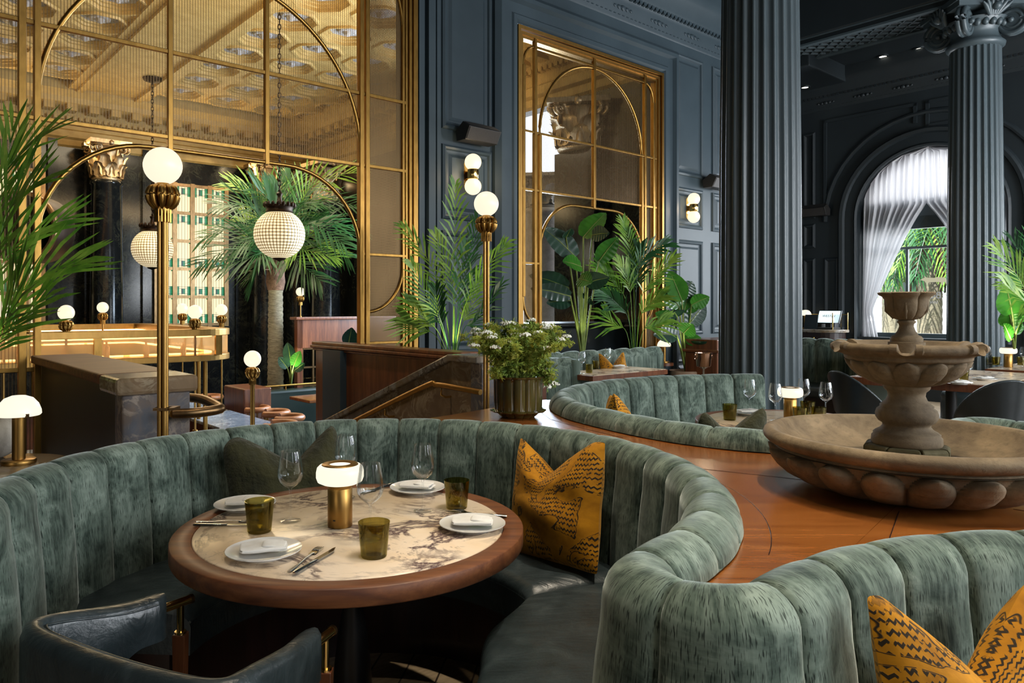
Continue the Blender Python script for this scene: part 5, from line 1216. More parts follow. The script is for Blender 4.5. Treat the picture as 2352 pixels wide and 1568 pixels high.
# ---------- table settings ----------
def lathe_thing(name, mb, mat, label, cat, loc, group, rz=0):
    return tag(obj(name, mb, mat, loc=loc, rot=(0, 0, rz)), label, cat, group)
def wine_mesh():
    o = [(.0, .0), (.033, .0), (.034, .002), (.02, .006), (.006, .010), (.0035, .02), (.0032, .06), (.0035, .105), (.007, .113), (.02, .121), (.035, .135), (.0430, .155), (.0425, .175), (.037, .21), (.0315, .240)]
    i = [(.0307, .2400), (.0360, .21), (.0415, .175), (.0420, .156), (.034, .137), (.018, .124), (0, .119)]
    return MB().lathe(o+i, 32, cap=False)
WM = obj('wine_glass', wine_mesh(), 'glass_clear')
def wine(px, py, label, z=ZT, group='wine glasses on the round table', s=1, first=[True]):
    o = WM if first[0] else WM.copy()
    if not first[0]: COL.objects.link(o)
    first[0] = False; o.location = onz(px, py, z)+Vector((0, 0, .0012)); o.scale = (s,)*3; return tag(o, label, 'wine glass', group)
def tumbler_mesh(): return MB().lathe([(0, 0), (.036, 0), (.038, .004), (.047, .102), (.0455, .102), (.0365, .012), (0, .010)], 32, cap=False)
TM = obj('tumbler', tumbler_mesh(), 'glass_olive')
def tumbler(px, py, label, z=ZT, group='olive glass tumblers on the round table', s=1, mat=None, first=[True]):
    o = TM if first[0] else TM.copy()
    if not first[0]: COL.objects.link(o)
    first[0] = False; o.location = onz(px, py, z); o.scale = (s,)*3
    return tag(o, label, 'tumbler', group)
PM = obj('plate', MB().lathe([(0, .004), (.055, .004), (.058, 0), (.066, 0), (.068, .005), (.105, .017), (.110, .019), (.1095, .021), (.103, .019), (.068, .0085), (0, .008)], 48, cap=False), 'porcelain')
def napkin_mesh():
    mb = MB()
    def slab(cx, cy, w_, h_, z0, th, rz, ph):
        m = Matrix.Translation((cx, cy, 0)) @ Matrix.Rotation(rz, 4, 'Z')
        def f(u, v):
            a = 2*pi*u; ca, sa = cos(a), sin(a); e = 6.0
            q = (abs(ca)**e+abs(sa)**e)**(-1/e); vv = pi*(v-.5); rr = max(.0, cos(vv))**.22
            x, y = ca*q*rr*w_/2, sa*q*rr*h_/2
            wv = .0022*sin(x*70+ph)+.0018*sin(y*90+ph*2)
            return m @ Vector((x, y, z0+th*.5*(1+sin(vv))*1.0+wv*(1 if v > .5 else .3)))
        mb.grid(f, 65, 14)
    slab(0, 0, .136, .092, .0205, .007, 0, .3); slab(-.004, .002, .128, .086, .0265, .007, .06, 1.7); slab(.030, -.016, .070, .050, .032, .008, -.12, 2.9)
    mb.tube([(-.058, -.043, .0275), (-.02, -.047, .029), (.03, -.046, .031), (.064, -.042, .030)], [.004, .006, .006, .004], 8)
    return mb
NM = obj('napkin', napkin_mesh(), 'linen')
def plate(px, py, label, nlabel, z=ZT, rot=0, group='side plates on the round table', ng='folded napkins on the round table', s=1, first=[True]):
    o = PM if first[0] else PM.copy(); q = NM if first[0] else NM.copy()
    if not first[0]: COL.objects.link(o); COL.objects.link(q)
    first[0] = False; o.location = onz(px, py, z); q.location = o.location; q.rotation_euler = (0, 0, rot); o.scale = q.scale = (s,)*3
    tag(o, label, 'plate', group); tag(q, nlabel, 'napkin', ng)
def fork_mesh():
    mb = MB(); pts = [(-.10, 0, .004), (-.05, 0, .003), (0, 0, .007), (.04, 0, .006), (.052, 0, .004)]
    mb.tube(pts, [.006, .0045, .003, .0035, .008], 8, flat=.35)
    mb.grid(lambda u, v: (.045+.028*u, (v-.5)*.022*(1-.1*u), .004+.004*u*u), 6, 5); mb.grid(lambda u, v: (.045+.028*u, (v-.5)*.022, .0025+.004*u*u), 6, 5, flip=True)
    for k in range(4):
        y = -.0092+k*.0061; mb.tube([(.07, y, .0072), (.09, y, .0070), (.112, y*.95, .0045)], [.0018, .0016, .0009], 6)
    return mb
def knife_mesh():
    mb = MB(); mb.tube([(-.115, 0, .005), (-.108, 0, .005), (-.03, 0, .005), (-.005, 0, .005), (.0, 0, .005)], [.005, .0078, .006, .0058, .004], 8, flat=.6)
    mb.add([(-.0, -.006, .006), (.08, -.008, .006), (.112, .004, .006), (.10, .007, .006), (0, .007, .006), (-.0, -.006, .0045), (.08, -.008, .0045), (.112, .004, .0045), (.10, .007, .0045), (0, .007, .0045)], [(0, 1, 2, 3, 4), (9, 8, 7, 6, 5), (0, 5, 6, 1), (1, 6, 7, 2), (2, 7, 8, 3), (3, 8, 9, 4)])
    return mb
KM, FM = obj('knife', knife_mesh(), 'steel'), obj('fork', fork_mesh(), 'steel')
def cutlery(src, p0, p1, label, dz=0, z=ZT, group='cutlery on the round table', first={}):
    o = src if src.name not in first else src.copy()
    if src.name in first: COL.objects.link(o)
    first[src.name] = 1
    a = onz(*p0, z); b = onz(*p1, z); o.location = (a+b)/2+Vector((0, 0, dz)); o.rotation_euler = (0, 0, atan2(b.y-a.y, b.x-a.x)); return tag(o, label, src.name.split('.')[0], group)
wine(667, 1197, 'empty wine glass left of the lit table lamp, in front of the olive pillow'); wine(971, 1174, 'empty wine glass standing right of the lamp between the two right plates')
wine(850, 1240, 'empty wine glass just behind the central olive tumbler'); wine(795, 1143, 'empty wine glass hidden behind the lamp shade')
tumbler(596, 1220, 'olive glass tumbler by the left plate'); tumbler(859, 1277, 'olive glass tumbler in the middle of the near table edge'); tumbler(1049, 1166, 'dark olive glass tumbler by the back right of the table')
plate(606, 1275, 'white side plate nearest the camera beside the crossed fork and knife', 'folded white napkin on the nearest plate', rot=.25)
plate(563, 1166, 'white side plate at the left, behind an olive tumbler', 'folded white napkin on the left plate', rot=.1)
plate(959, 1128, 'white side plate at the back of the round table', 'folded white napkin on the back plate', rot=-.3)
plate(1085, 1213, 'white side plate at the right end of the round table', 'folded white napkin on the right plate', rot=-.05)
cutlery(KM, (665, 1329), (783, 1258), 'silver knife lying over the fork beside the nearest plate', .004); cutlery(FM, (648, 1327), (747, 1251), 'silver fork half under the knife beside the nearest plate')
cutlery(KM, (448, 1208), (598, 1208), 'silver knife at the left place behind the olive tumbler'); cutlery(FM, (462, 1200), (575, 1199), 'silver fork at the left place behind the knife')
cutlery(KM, (908, 1110), (815, 1141), 'silver knife at the back place seen through the wine glass'); cutlery(FM, (914, 1114), (845, 1131), 'silver fork at the back place beside the back plate')
cutlery(KM, (1173, 1189), (1012, 1176), 'silver knife at the right place behind the right plate'); cutlery(FM, (1168, 1199), (1033, 1171), 'silver fork at the right place, partly under the right plate')
def table_lamp(loc, label, rz=0):
    t = thing('table_lamp', label, 'lamp', loc, rz, 'brass table lamps')
    obj('body', MB().lathe([(0, 0), (.040, 0), (.041, .002), (.041, .128), (.0405, .1285), (.0405, .130), (.041, .1305), (.041, .146), (.036, .15)], 40), 'brass_satin', t)
    obj('shade', MB().lathe([(.036, .144), (.060, .144), (.074, .151), (.079, .164), (.079, .182), (.076, .196), (.068, .204), (.060, .206)], 48, cap=False), 'shade_light', t)
    obj('top_ring', MB().lathe([(.036, .209), (.058, .209), (.061, .206), (.061, .202), (.036, .2)], 40, cap=False), 'brass_satin', t)
    obj('diffuser', MB().lathe([(0, .205), (.037, .205)], 32), 'shade_light', t)
    obj('socket', MB().box(-.004, -.0425, .026, .004, -.04, .030), 'black_iron', t)
    return t
tl = table_lamp(onz(781, 1207, ZT), 'cordless brass lamp with white glowing drum shade on the near round table', -.3)
dup(tl, onz(1815, 962, ZT), 0, 'cordless brass lamp glowing on the round table behind the fountain')
# ---------- pillows ----------
def pillow_mesh(sz, th, chop, seed, uvs=1, lean=0, skew=0, rnd_c=.05):
    rnd = random.Random(seed); ph = [rnd.uniform(0, 6) for _ in range(6)]
    mb = MB(); n = 29
    def f(side):
        def g(u, v):
            a, b = 2*u-1, 2*v-1
            e = max(0, (1-abs(a)**2.6))*max(0, (1-abs(b)**2.6)); t = th*e**.55
            x = a*sz/2*(1-.07*(1-b*b)); z = b*sz/2*(1-.07*(1-a*a))
            d = max(0, b+.35)/1.35; c = chop*max(0, 1-abs(a+skew)*1.18)**1.15*d**1.7; z -= c
            k8 = (abs(a)*abs(b))**5; x *= 1-rnd_c*k8; z -= b*sz/2*rnd_c*k8
            t *= 1-.35*max(0, 1-abs(a+skew)*2.2)*d
            t += .010*sin(a*5+ph[0]+b*3)*e+.007*sin(b*9+ph[1]+a*2)*e
            return (x, side*t, z)
        return g
    mb.grid(f(-1), n, n, uv=True); mb.grid(f(1), n, n, uv=True, flip=True); return mb
def pillow(name, loc, rz, tilt, sz, th, chop, mat, label, seed=1, roll=0, group='scatter pillows', skew=0):
    mb = pillow_mesh(sz, th, chop, seed, skew=skew, rnd_c=.13 if 'fur' in mat else .04)
    o = tag(obj(name, mb, mat, loc=loc), label, 'pillow', group)
    o.rotation_euler = (Matrix.Rotation(rz, 3, 'Z') @ Matrix.Rotation(tilt, 3, 'X') @ Matrix.Rotation(roll, 3, 'Y')).to_euler()
    o.modifiers.new('s', 'SUBSURF').render_levels = 1; return o
def ringpos(c, r, a, z): return Vector((c[0]+r*cos(radians(a)), c[1]+r*sin(radians(a)), z))
pillow('pillow', ringpos(C1, .86, 36, .700), radians(36-90+2), radians(-12), .50, .095, .13, 'pillow_mustard', 'mustard patterned velvet pillow leaning in the near banquette beside the round table', 3, radians(-6), skew=.1)
pillow('pillow', ringpos(C1, .83, 121, .705), radians(121-90-4), radians(-13), .52, .105, .15, 'fur_olive', 'furry olive pillow leaning behind the left side of the near table', 5, radians(-5), skew=-.15)
pillow('pillow', ringpos(C3, .86, 116, .675), radians(116-90-6), radians(-14), .50, .085, .17, 'pillow_mustard', 'mustard patterned velvet pillow in the right corner of the picture', 8, radians(3))
pillow('pillow', Vector((.82, 4.20, .76)), radians(84), radians(-12), .46, .08, .12, 'pillow_mustard', 'mustard patterned pillow peeking over the roll of the back round banquette', 11, radians(8))
pillow('pillow', Vector((1.24, 3.62, .765)), radians(205), radians(-10), .46, .08, .14, 'fur_olive', 'furry olive pillow with two ears showing over the back banquette roll', 13)
# ---------- foreground leather chair ----------
def leather_chair():
    t = thing('tub_chair', 'dark blue leather tub chair with brass arm joints in front of the near table', 'chair', (-.74, 1.86, 0))
    Lc = Vector((-.74, 1.86, 0))
    pts = [(-.875, 2.06), (-.94, 1.985), (-1.00, 1.925), (-1.06, 1.86), (-1.085, 1.81), (-1.06, 1.765), (-.99, 1.715), (-.85, 1.635), (-.72, 1.572), (-.60, 1.525), (-.535, 1.515), (-.50, 1.535), (-.475, 1.60), (-.445, 1.70), (-.405, 1.84)]
    P, L = resample(spline(pts, 8), 90); vs = []
    sec = [(-.028, 0), (-.030, .5), (-.028, .93), (-.018, .985), (0, 1.0), (.018, .985), (.028, .93), (.030, .5), (.028, 0)]
    m = len(sec)
    for i, (x, y) in enumerate(P):
        a = P[max(0, i-1)]; b = P[min(90, i+1)]; tx, ty = b[0]-a[0], b[1]-a[1]; l = hypot(tx, ty); fx, fy = ty/l, -tx/l
        u = i/90; w_ = min(1, max(0, (u-.05)/.22))*min(1, max(0, (.95-u)/.2)); w_ = w_*w_*(3-2*w_)
        top = .675+.035*w_; bot = .555-.30*w_
        e = min(1, min(u, 1-u)*40); tk = .45+.55*sqrt(max(0, 1-(1-e)**2))
        for n, q in sec: vs.append((x+fx*n*tk-Lc.x, y+fy*n*tk-Lc.y, bot+(top-bot)*q))
    fs = [(i*m+j, (i+1)*m+j, (i+1)*m+(j+1) % m, i*m+(j+1) % m) for i in range(90) for j in range(m)]+[tuple(range(m-1, -1, -1)), tuple(90*m+k for k in range(m))]
    obj('backrest', MB().add(vs, fs, 0, True), 'leather_blue', t)
    sm = MB()
    for o_, off in ((-1, -.0265),):
        pl = []
        for i in range(2, 89):
            x, y = P[i]; a = P[i-1]; b = P[i+1]; tx, ty = b[0]-a[0], b[1]-a[1]; l = hypot(tx, ty); u = i/90; w_ = min(1, max(0, (u-.05)/.22))*min(1, max(0, (.95-u)/.2)); w_ = w_*w_*(3-2*w_); top = .675+.035*w_
            pl.append((x-ty/l*.0285-Lc.x, y+tx/l*.0285-Lc.y, top-.016))
        sm.tube(pl, .0028, 6)
    obj('seam', sm, 'leather_blue', t)
    sp = [(-.90, 2.05), (-1.0, 1.86), (-.90, 1.70), (-.60, 1.56), (-.50, 1.60), (-.42, 1.84), (-.64, 2.0)]
    obj('seat', MB().prism([(x-Lc.x, y-Lc.y) for x, y in sp], .40, .47), 'leather_blue', t, bevel=.025, bseg=3)
    for (ex, ey), (dx, dy) in (((-.875, 2.06), (.58, .81)), ((-.405, 1.84), (.34, .94))):
        e = Vector((ex-Lc.x, ey-Lc.y, .632)); d = Vector((dx, dy, 0)).normalized(); pst = e+d*.05; mb = MB()
        mb.tube([e-d*.01, e+d*.078], .0125, 16); mb.tube([pst+Vector((0, 0, 0)), pst-Vector((0, 0, .085))], .010, 16)
        mb.lathe([(.0, -.0), (.016, 0), (.016, .006), (.0, .006)], 20, (pst.x, pst.y, .545))
        j = obj('arm_joint', mb, 'brass_bright', t)
        obj('end_cap', MB().tube([e+d*.078, e+d*.088], .0135, 16), 'brass_dark', j)
        obj('leg', MB().frustum(pst.x-.018, pst.y-.018, pst.x+.018, pst.y+.018, .545, 0, .006), 'mahogany', t, bevel=.003)
    for x, y in ((-.98, 1.76), (-.56, 1.60)): obj('leg', MB().frustum(x-Lc.x-.02, y-Lc.y-.02, x-Lc.x+.02, y-Lc.y+.02, .42, 0, .006), 'mahogany', t, bevel=.003)
leather_chair()
# ---------- back of the dining room ----------
Wz = W1.to_euler().z
def channels(mb, x0, x1, y, z0, z1, n, d=.09):
    # upright velvet back, x along, front towards -y
    w_ = (x1-x0)/n; prof = [(-.0, z0), (-.02, z0+.1), (-.01, z1-.12), (0.0, z1-.06), (.03, z1-.012), (d*.7, z1), (d*1.3, z1-.02), (d*1.5, z1-.08), (d*1.5, z0)]
    per = 8; N = n*per; vs = []; us = []
    for i in range(N+1):
        ph = abs((i % per)/per-.5)*2; b = .03*ph**3
        vs += [(x0+(x1-x0)*i/N, y+a+(b if j < 6 else 0), z-(b*.8 if 3 <= j <= 6 else 0)) for j, (a, z) in enumerate(prof)]
    m = len(prof)
    fs = [(i*m+j, (i+1)*m+j, (i+1)*m+j+1, i*m+j+1) for i in range(N) for j in range(m-1)]
    uv = [[((x1-x0)*i/N, j*.12), ((x1-x0)*(i+1)/N, j*.12), ((x1-x0)*(i+1)/N, j*.12+.12), ((x1-x0)*i/N, j*.12+.12)] for i in range(N) for j in range(m-1)]
    mb.add(vs, fs+[tuple(range(m)), tuple(N*m+k for k in range(m-1, -1, -1))], 0, True, uv+[[(0, 0)]*m]*2)
def straight_booth(label, mat4, L, nch, zt, arms=(True, False), depth=.62):
    t = thing('booth_seat', label, 'booth', mat4=mat4, group='straight velvet booths')
    mb = MB(); channels(mb, 0, L, 0, .40, zt, nch); obj('backrest', mb, 'velvet_green', t)
    obj('seat_cushion', MB().box(.05, -depth, .34, L-.02, .02, .47), 'leather_blue', t, bevel=.04, bseg=3); obj('plinth', MB().box(.05, -depth+.06, 0, L-.05, .1, .34), 'mahogany_dark', t)
    for i, on in enumerate(arms):
        if on:
            x = 0 if i == 0 else L
            obj('arm', MB().box(x-.07, -depth-.05, .0, x+.06, .12, zt-.05), 'velvet_green', t, bevel=.05, bseg=4)
    return t
xa = ws(1262, -.45)
straight_booth('long green velvet booth under the tall screen behind the rectangular marble table', W1 @ Matrix.Translation((xa, -.42, 0)), ws(1553, -.6)-xa, 7, .955, depth=.42)
bs = thing('booth_seat', 'end of a green velvet booth beside the lobed flower pot', 'booth', (.72, 7.75, 0), radians(40), 'straight velvet booths')
mb = MB(); channels(mb, 0, .5, 0, .40, .93, 2); obj('backrest', mb, 'velvet_green', bs); obj('seat_cushion', MB().box(.1, -.1, .36, .8, .6, .46), 'leather_blue', bs, bevel=.04); obj('end_panel', MB().box(-.1, -.02, 0, -.0, .3, .86), 'mahogany', bs)
def square_table(label, pts, z=ZT, th=.06):
    c = sum((Vector((p[0], p[1], 0)) for p in pts), Vector())/len(pts); t = thing('dining_table', label, 'table', c, 0, 'marble dining tables at the back')
    loc = [(p[0]-c.x, p[1]-c.y) for p in pts]
    obj('wood_edge', MB().prism(loc, z-th, z-.004), 'mahogany', t, bevel=.003); obj('marble_top', MB().prism([(x*.96, y*.96) for x, y in loc], z-.004, z), 'marble_cream', t)
    obj('pedestal', MB().lathe([(.28, 0), (.28, .015), (.06, .05), (.05, z-th)], 24), 'black_iron', t); return t
k1 = onz(1362, 863, ZT); k2 = onz(1526, 847, ZT); k0 = onz(1266, 853, ZT); e = k2-k1
def q4(p, u, v): return [(p.x, p.y), (p.x+u.x, p.y+u.y), (p.x+u.x+v.x, p.y+u.y+v.y), (p.x+v.x, p.y+v.y)]
square_table('rectangular marble table with a reddish wooden edge in front of the long velvet booth', q4(k1, D1*1.34, D2*.54))
gb = 'glassware on the far tables'
wine(1337, 858, 'wine glass at the left of the rectangular table, behind the wildflowers', group=gb, s=1.0); wine(1396, 845, 'wine glass before the mustard pillow on the rectangular table', group=gb)
tumbler(1353, 856, 'olive tumbler near the front corner of the rectangular table', group=gb, s=.95); tumbler(1369, 847, 'olive tumbler behind another on the rectangular table', group=gb, s=.95)
pg, ng = 'plates on the far tables', 'napkins on the far tables'
plate(1422, 845, 'white plate on the right half of the rectangular table', 'folded napkin on the right half of the rectangular table', group=pg, ng=ng); plate(1300, 854, 'white plate at the left end of the rectangular table', 'folded napkin at the left end of the rectangular table', group=pg, ng=ng)
pillow('pillow', W1 @ Vector((ws(1408, -.55), -.56, .70)), Wz+radians(-4), radians(-10), .46, .08, .18, 'pillow_mustard', 'mustard patterned pillow with spread corners on the long velvet booth', 17)
lp_ = W1 @ Vector((ws(1525, -.14), -.14, .70)); dome_lamp(lp_, 'glowing dome lamp half hidden behind the long velvet booth', 1.0)
sh = thing('side_shelf', 'small wooden shelf table behind the end of the long velvet booth', 'table', (lp_.x, lp_.y, 0)); obj('top', MB().lathe([(0, .66), (.13, .66), (.13, .70), (0, .70)], 24), 'mahogany', sh); obj('leg', MB().lathe([(.12, 0), (.02, .03), (.02, .66)], 16), 'black_iron', sh)
# service cabinet, ice bucket by the wall
cb = thing('service_cabinet', 'dark wooden service cabinet beside the near fluted column', 'cabinet', at(1632, 860, 10.1).xy.to_3d(), Wz)
obj('body', MB().box(-.16, -.2, 0, .7, .3, wz(1600, 785, -1)), 'mahogany', cb, bevel=.01); obj('top', MB().box(-.20, -.24, .86, .75, .34, .90), 'mahogany', cb, bevel=.008)
tag(obj('bowl', MB().lathe([(0, 0), (.15, 0), (.25, .08), (.26, .11), (.23, .11), (.14, .03), (0, .02)], 28), 'leaf_dark', loc=at(1632, 860, 10.1).xy.to_3d()+Vector((0, .1, .90))), 'dark green bowl on the service cabinet by the column', 'bowl')
ib = thing('ice_bucket', 'polished copper ice bucket on a stand in front of the service cabinet', 'ice bucket', at(1616, 840, 9.0).xy.to_3d())
zb = at(1616, 842, 9.0).z; zt_ = at(1616, 810, 9.0).z
obj('bucket', MB().lathe([(0, zb), (.075, zb), (.085, zb+.01), (.098, zt_-.015), (.104, zt_), (.096, zt_), (.07, zb+.02), (0, zb+.015)], 32), 'copper', ib); obj('stand', MB().lathe([(.14, 0), (.14, .012), (.012, .03), (.012, zb-.03), (.06, zb)], 20), 'steel', ib)
for sg in (-1, 1): obj('handle', MB().tube([(sg*.1, .03*cos(a), zt_-.05+.03*sin(a)) for a in [2*pi*i/10 for i in range(10)]], .006, 6, True), 'copper', ib)
# things on the middle round table
G2 = 'glassware on the middle round table'
for px, py, lab in ((1722, 952, 'wine glass leftmost on the table behind the fountain'), (1781, 966, 'wine glass just left of the brass lamp on the table behind the fountain'), (1846, 950, 'wine glass right behind the brass lamp on the table behind the fountain'), (1897, 962, 'wine glass rightmost on the table behind the fountain')): wine(px, py, lab, group=G2, s=1.0)
tumbler(1676, 964, 'olive tumbler in front of the left plate on the table behind the fountain', group=G2); tumbler(1855, 957, 'smoky tumbler right of the brass lamp behind the fountain', group=G2); tumbler(1838, 972, 'olive tumbler whose rim shows over the stone basin', group=G2); tumbler(1880, 972, 'olive tumbler rim at the right over the stone basin', group=G2)
plate(1718, 952, 'white plate on the left of the table behind the fountain', 'folded napkin on the table behind the fountain', group=pg, ng=ng)
# long table and dark shell chairs at the right
kA = onz(1948, 863, ZT); kB = kA-D2*1.35
square_table('long marble table with dark red wooden edge seen past the fountain', [(kA.x, kA.y), (kB.x, kB.y), (kB.x+D1.x*1.9, kB.y+D1.y*1.9), (kA.x+D1.x*1.9, kA.y+D1.y*1.9)], th=.08)
plate(2204, 882, 'white plate nearest on the long table past the fountain', 'folded napkin nearest on the long table', group=pg, ng=ng); plate(2262, 873, 'white plate further right on the long table past the fountain', 'folded napkin further right on the long table', group=pg, ng=ng)
wine(2224, 876, 'wine glass on the long table right of the stone bowl', group=gb); tumbler(2214, 872, 'smoky tumbler beside the wine glass on the long table', group=gb)
kC = onz(2262, 846, ZT); square_table('marble table with a brass lamp at the right edge of the picture', [(kC.x, kC.y), (kC.x-D2.x*.8, kC.y-D2.y*.8), (kC.x-D2.x*.8+D1.x*1.8, kC.y-D2.y*.8+D1.y*1.8), (kC.x+D1.x*1.8, kC.y+D1.y*1.8)])
kl = onz(2316, 843, ZT); dup(tl, kl, 0, 'cordless brass lamp glowing on the table at the right picture edge', None, 1.15)
wine(2269, 840, 'wine glass on the right edge table beside the stone bowl', group=gb); tumbler(2288, 838, 'smoky tumbler on the right edge table', group=gb); tumbler(2345, 838, 'smoky tumbler right of the lamp at the picture edge', group=gb)
plate(2278, 836, 'white plate on the right edge table', 'folded napkin on the right edge table', group=pg, ng=ng); wine(2351, 842, 'wine glass cut by the right picture edge', group=gb)
def shell_chair(loc, rz, label, first=[]):
    if first: return dup(first[0], loc, rz, label)
    t = thing('shell_chair', label, 'chair', loc, rz, 'dark shell dining chairs'); first.append(t)
    def f(r0, dz, th):
        def g(u, v):
            a = pi*(u-.5)*1.15; h = .44+(.40*cos(a*.80)**1.2+dz)*v; r = r0+.06*v
            return (r*sin(a)*1.05, -r*cos(a), h)
        return g
    obj('outer_shell', MB().grid(f(.245, 0, 0), 26, 10).grid(f(.225, -.004, 0), 26, 10, flip=True), 'black_shell', t); obj('inner_back', MB().grid(f(.215, -.05, 0), 26, 10).grid(f(.19, -.055, 0), 26, 10, flip=True), 'leather_blue', t)
    obj('rim', MB().tube([Vector(f(.235, .004, 0)(i/24, 1)) for i in range(25)], .012, 8), 'leather_blue', t)
    obj('seat', MB().lathe([(0, .40), (.22, .40), (.24, .43), (.22, .475), (0, .48)], 28), 'leather_blue', t)
    for k in range(4):
        a = pi/4+pi/2*k; obj('leg', MB().tube([(.15*cos(a), .15*sin(a), .41), (.24*cos(a), .24*sin(a), 0)], [.016, .009], 8), 'black_iron', t)
    return t
c_ = (kA+kB)/2
shell_chair(Vector((3.80, 7.25, 0)), radians(-80), 'dark shell chair pulled up to the left end of the long table')
shell_chair(Vector((4.62, 6.55, 0)), radians(-12), 'dark shell chair nearest the camera at the right end of the long table'); shell_chair(Vector((5.5, 7.2, 0)), radians(-8), 'dark shell chair further back at the right picture edge')
shell_chair(Vector((5.2, 10.1, 0)), radians(-150), 'dark shell chair rounded back below the arched window'); shell_chair(Vector((5.72, 9.75, 0)), radians(100), 'dark shell chair behind the left rim of the stone bowl')
bw_ = W2 @ Vector((wt(1835)-.35, -.95, 0))
straight_booth('green velvet booth against the dark wall behind the near column', Matrix.Translation(onz(1838, 775, 1.0).xy.to_3d()*1.0 if 0 else at(1795, 800, 10.2).xy.to_3d()) @ Matrix.Rotation(W2.to_euler().z+pi*0, 4, 'Z'), 1.35, 6, wz(1, 1) if 0 else 1.06, (False, True), .7)
kD = onz(1905, 812, ZT); square_table('pale marble table end beside the near column and dark booth', [(kD.x, kD.y), (kD.x-.9, kD.y-.05), (kD.x-.95, kD.y-.55), (kD.x-.1, kD.y-.45)])
plate(1868, 810, 'white plate on the pale table beside the near column', 'folded napkin on the pale table beside the near column', group=pg, ng=ng)
kw = onz(2150, 775, ZT); kw.y = 9.6
# counter with till and dome lamp
ct = thing('till_counter', 'dark counter with marble top and rounded end below the arched window', 'counter', W2 @ Vector((0, -.02, 0)), W2.to_euler().z)
x1 = wt(1962); zc = 1.10
mb = MB().prism([(.05, -.0), (.05, -.55)]+[(x, y) for x, y in arc((x1-.30, -.28), .27, -90, 90, 12)], 0, zc-.05); obj('body', mb, 'mahogany_dark', ct)
obj('top', MB().prism([(.02, .0), (.02, -.60)]+[(x, y) for x, y in arc((x1-.30, -.28), .32, -90, 70, 12)], zc-.05, zc), 'marble_veined', ct, bevel=.01)
for px in (1868, 1910): obj('knob', MB().sphere((wt(px)-.04, -.56, zc-.14), .018, 10, 8), 'brass_bright', ct)
def onct(px, y=-.3): return W2 @ Vector((wt(px)-.02, y, zc))
dome_lamp(onct(1870, -.28), 'small glowing dome lamp on the till counter', 1.02)
ts = thing('till_screen', 'tilted till screen glowing white on the counter', 'till', onct(1925, -.36), W2.to_euler().z-.1)
mt = Matrix.Translation((0, 0, .10)) @ Matrix.Rotation(radians(-22), 4, 'X')
obj('housing', MB().box(-.2, 0, 0, .2, .03, .24, m=mt), 'black_shell', ts, bevel=.008); obj('display', MB().box(-.185, -.003, .015, .185, .0, .225, m=mt), 'screen_white', ts)
text('WESTIN', .062, 'black_iron', ts, mt @ Vector((0, -.006, .13)), (pi/2-radians(22), 0, 0)); obj('stand', MB().box(-.13, -.08, 0, .15, .15, .035).box(-.05, .02, .03, .05, .08, .14), 'speaker_case', ts, bevel=.008)
tag(obj('menu_board', MB().box(-.11, -.01, 0, .11, .01, .25, m=Matrix.Rotation(radians(-14), 4, 'X')), 'black_shell', loc=onct(1890, -.42), rot=(0, 0, W2.to_euler().z)), 'black menu board leaning on the till counter', 'menu')
tag(obj('card_printer', MB().box(-.06, -.06, 0, .06, .06, .16), 'speaker_case', loc=onct(1904, -.2), bevel=.02), 'grey printer beside the till screen', 'printer')
rk = thing('gallery_rail', 'little brass gallery rail along the till counter', 'rail', W2 @ Vector((0, -.02, zc)), W2.to_euler().z)
for k, px in enumerate((1850, 1864, 1947, 1958)): obj('post', MB().tube([(wt(px)-.02, -.12 if k in (1, 3) else -.5, 0), (wt(px)-.02, -.12 if k in (1, 3) else -.5, .28)], .010, 8), 'brass_bright', rk)
obj('rail', MB().tube([(wt(1850)-.02, -.12, .25), (wt(1958)-.02, -.12, .25)], .008, 8), 'brass_bright', rk); obj('glass_end', MB().box(wt(1948), -.5, .04, wt(1949), -.12, .25), 'glass_clear', rk)
# ---------- palms outside the arched window ----------
for i, (px, Y, sc_) in enumerate(((2135, 25, .95), (2050, 31, 1.0), (2215, 24, 1.0))):
    p = at(px, 700, Y); p.z = -.1; t = thing('street_palm', ['palm tree outside seen straight through the arched window', 'further palm tree outside behind the curtain edge', 'palm tree outside half hidden by the far column'][i], 'palm tree', p, 0, 'palms in the street'); h = 4.4*sc_
    obj('trunk', MB().lathe([((.40+.012*sin(k*2.4))*sc_, h*k/40) for k in range(41)], 18), 'bark', t)
    mb = MB()
    for k in range(40):
        a = rp.uniform(0, 2*pi); mb.tube([(.4*cos(a), .4*sin(a), h), (.62*cos(a), .62*sin(a), h-.6), (.66*cos(a), .66*sin(a), h-rp.uniform(1.2, 2.2))], [.07, .09, .03], 5)
    obj('dry_skirt', mb, 'bark_fibre', t)
    for k in range(22):
        a = 2*pi*k/22+rp.uniform(-.1, .1); el = rp.uniform(-.2, 1.1); R_ = 2.6; mb = MB()
        leaflets(mb, [(0, 0, h), (R_*.35*cos(a), R_*.35*sin(a), h+.9*el), (R_*.75*cos(a), R_*.75*sin(a), h+.5*el-.6), (R_*cos(a), R_*sin(a), h-2.1+.5*el)], .75, 22, .15, .05, .8, hang=.5, stemr=.03); obj('frond', mb, 'palm_dark' if k % 3 else 'palm_green', t)

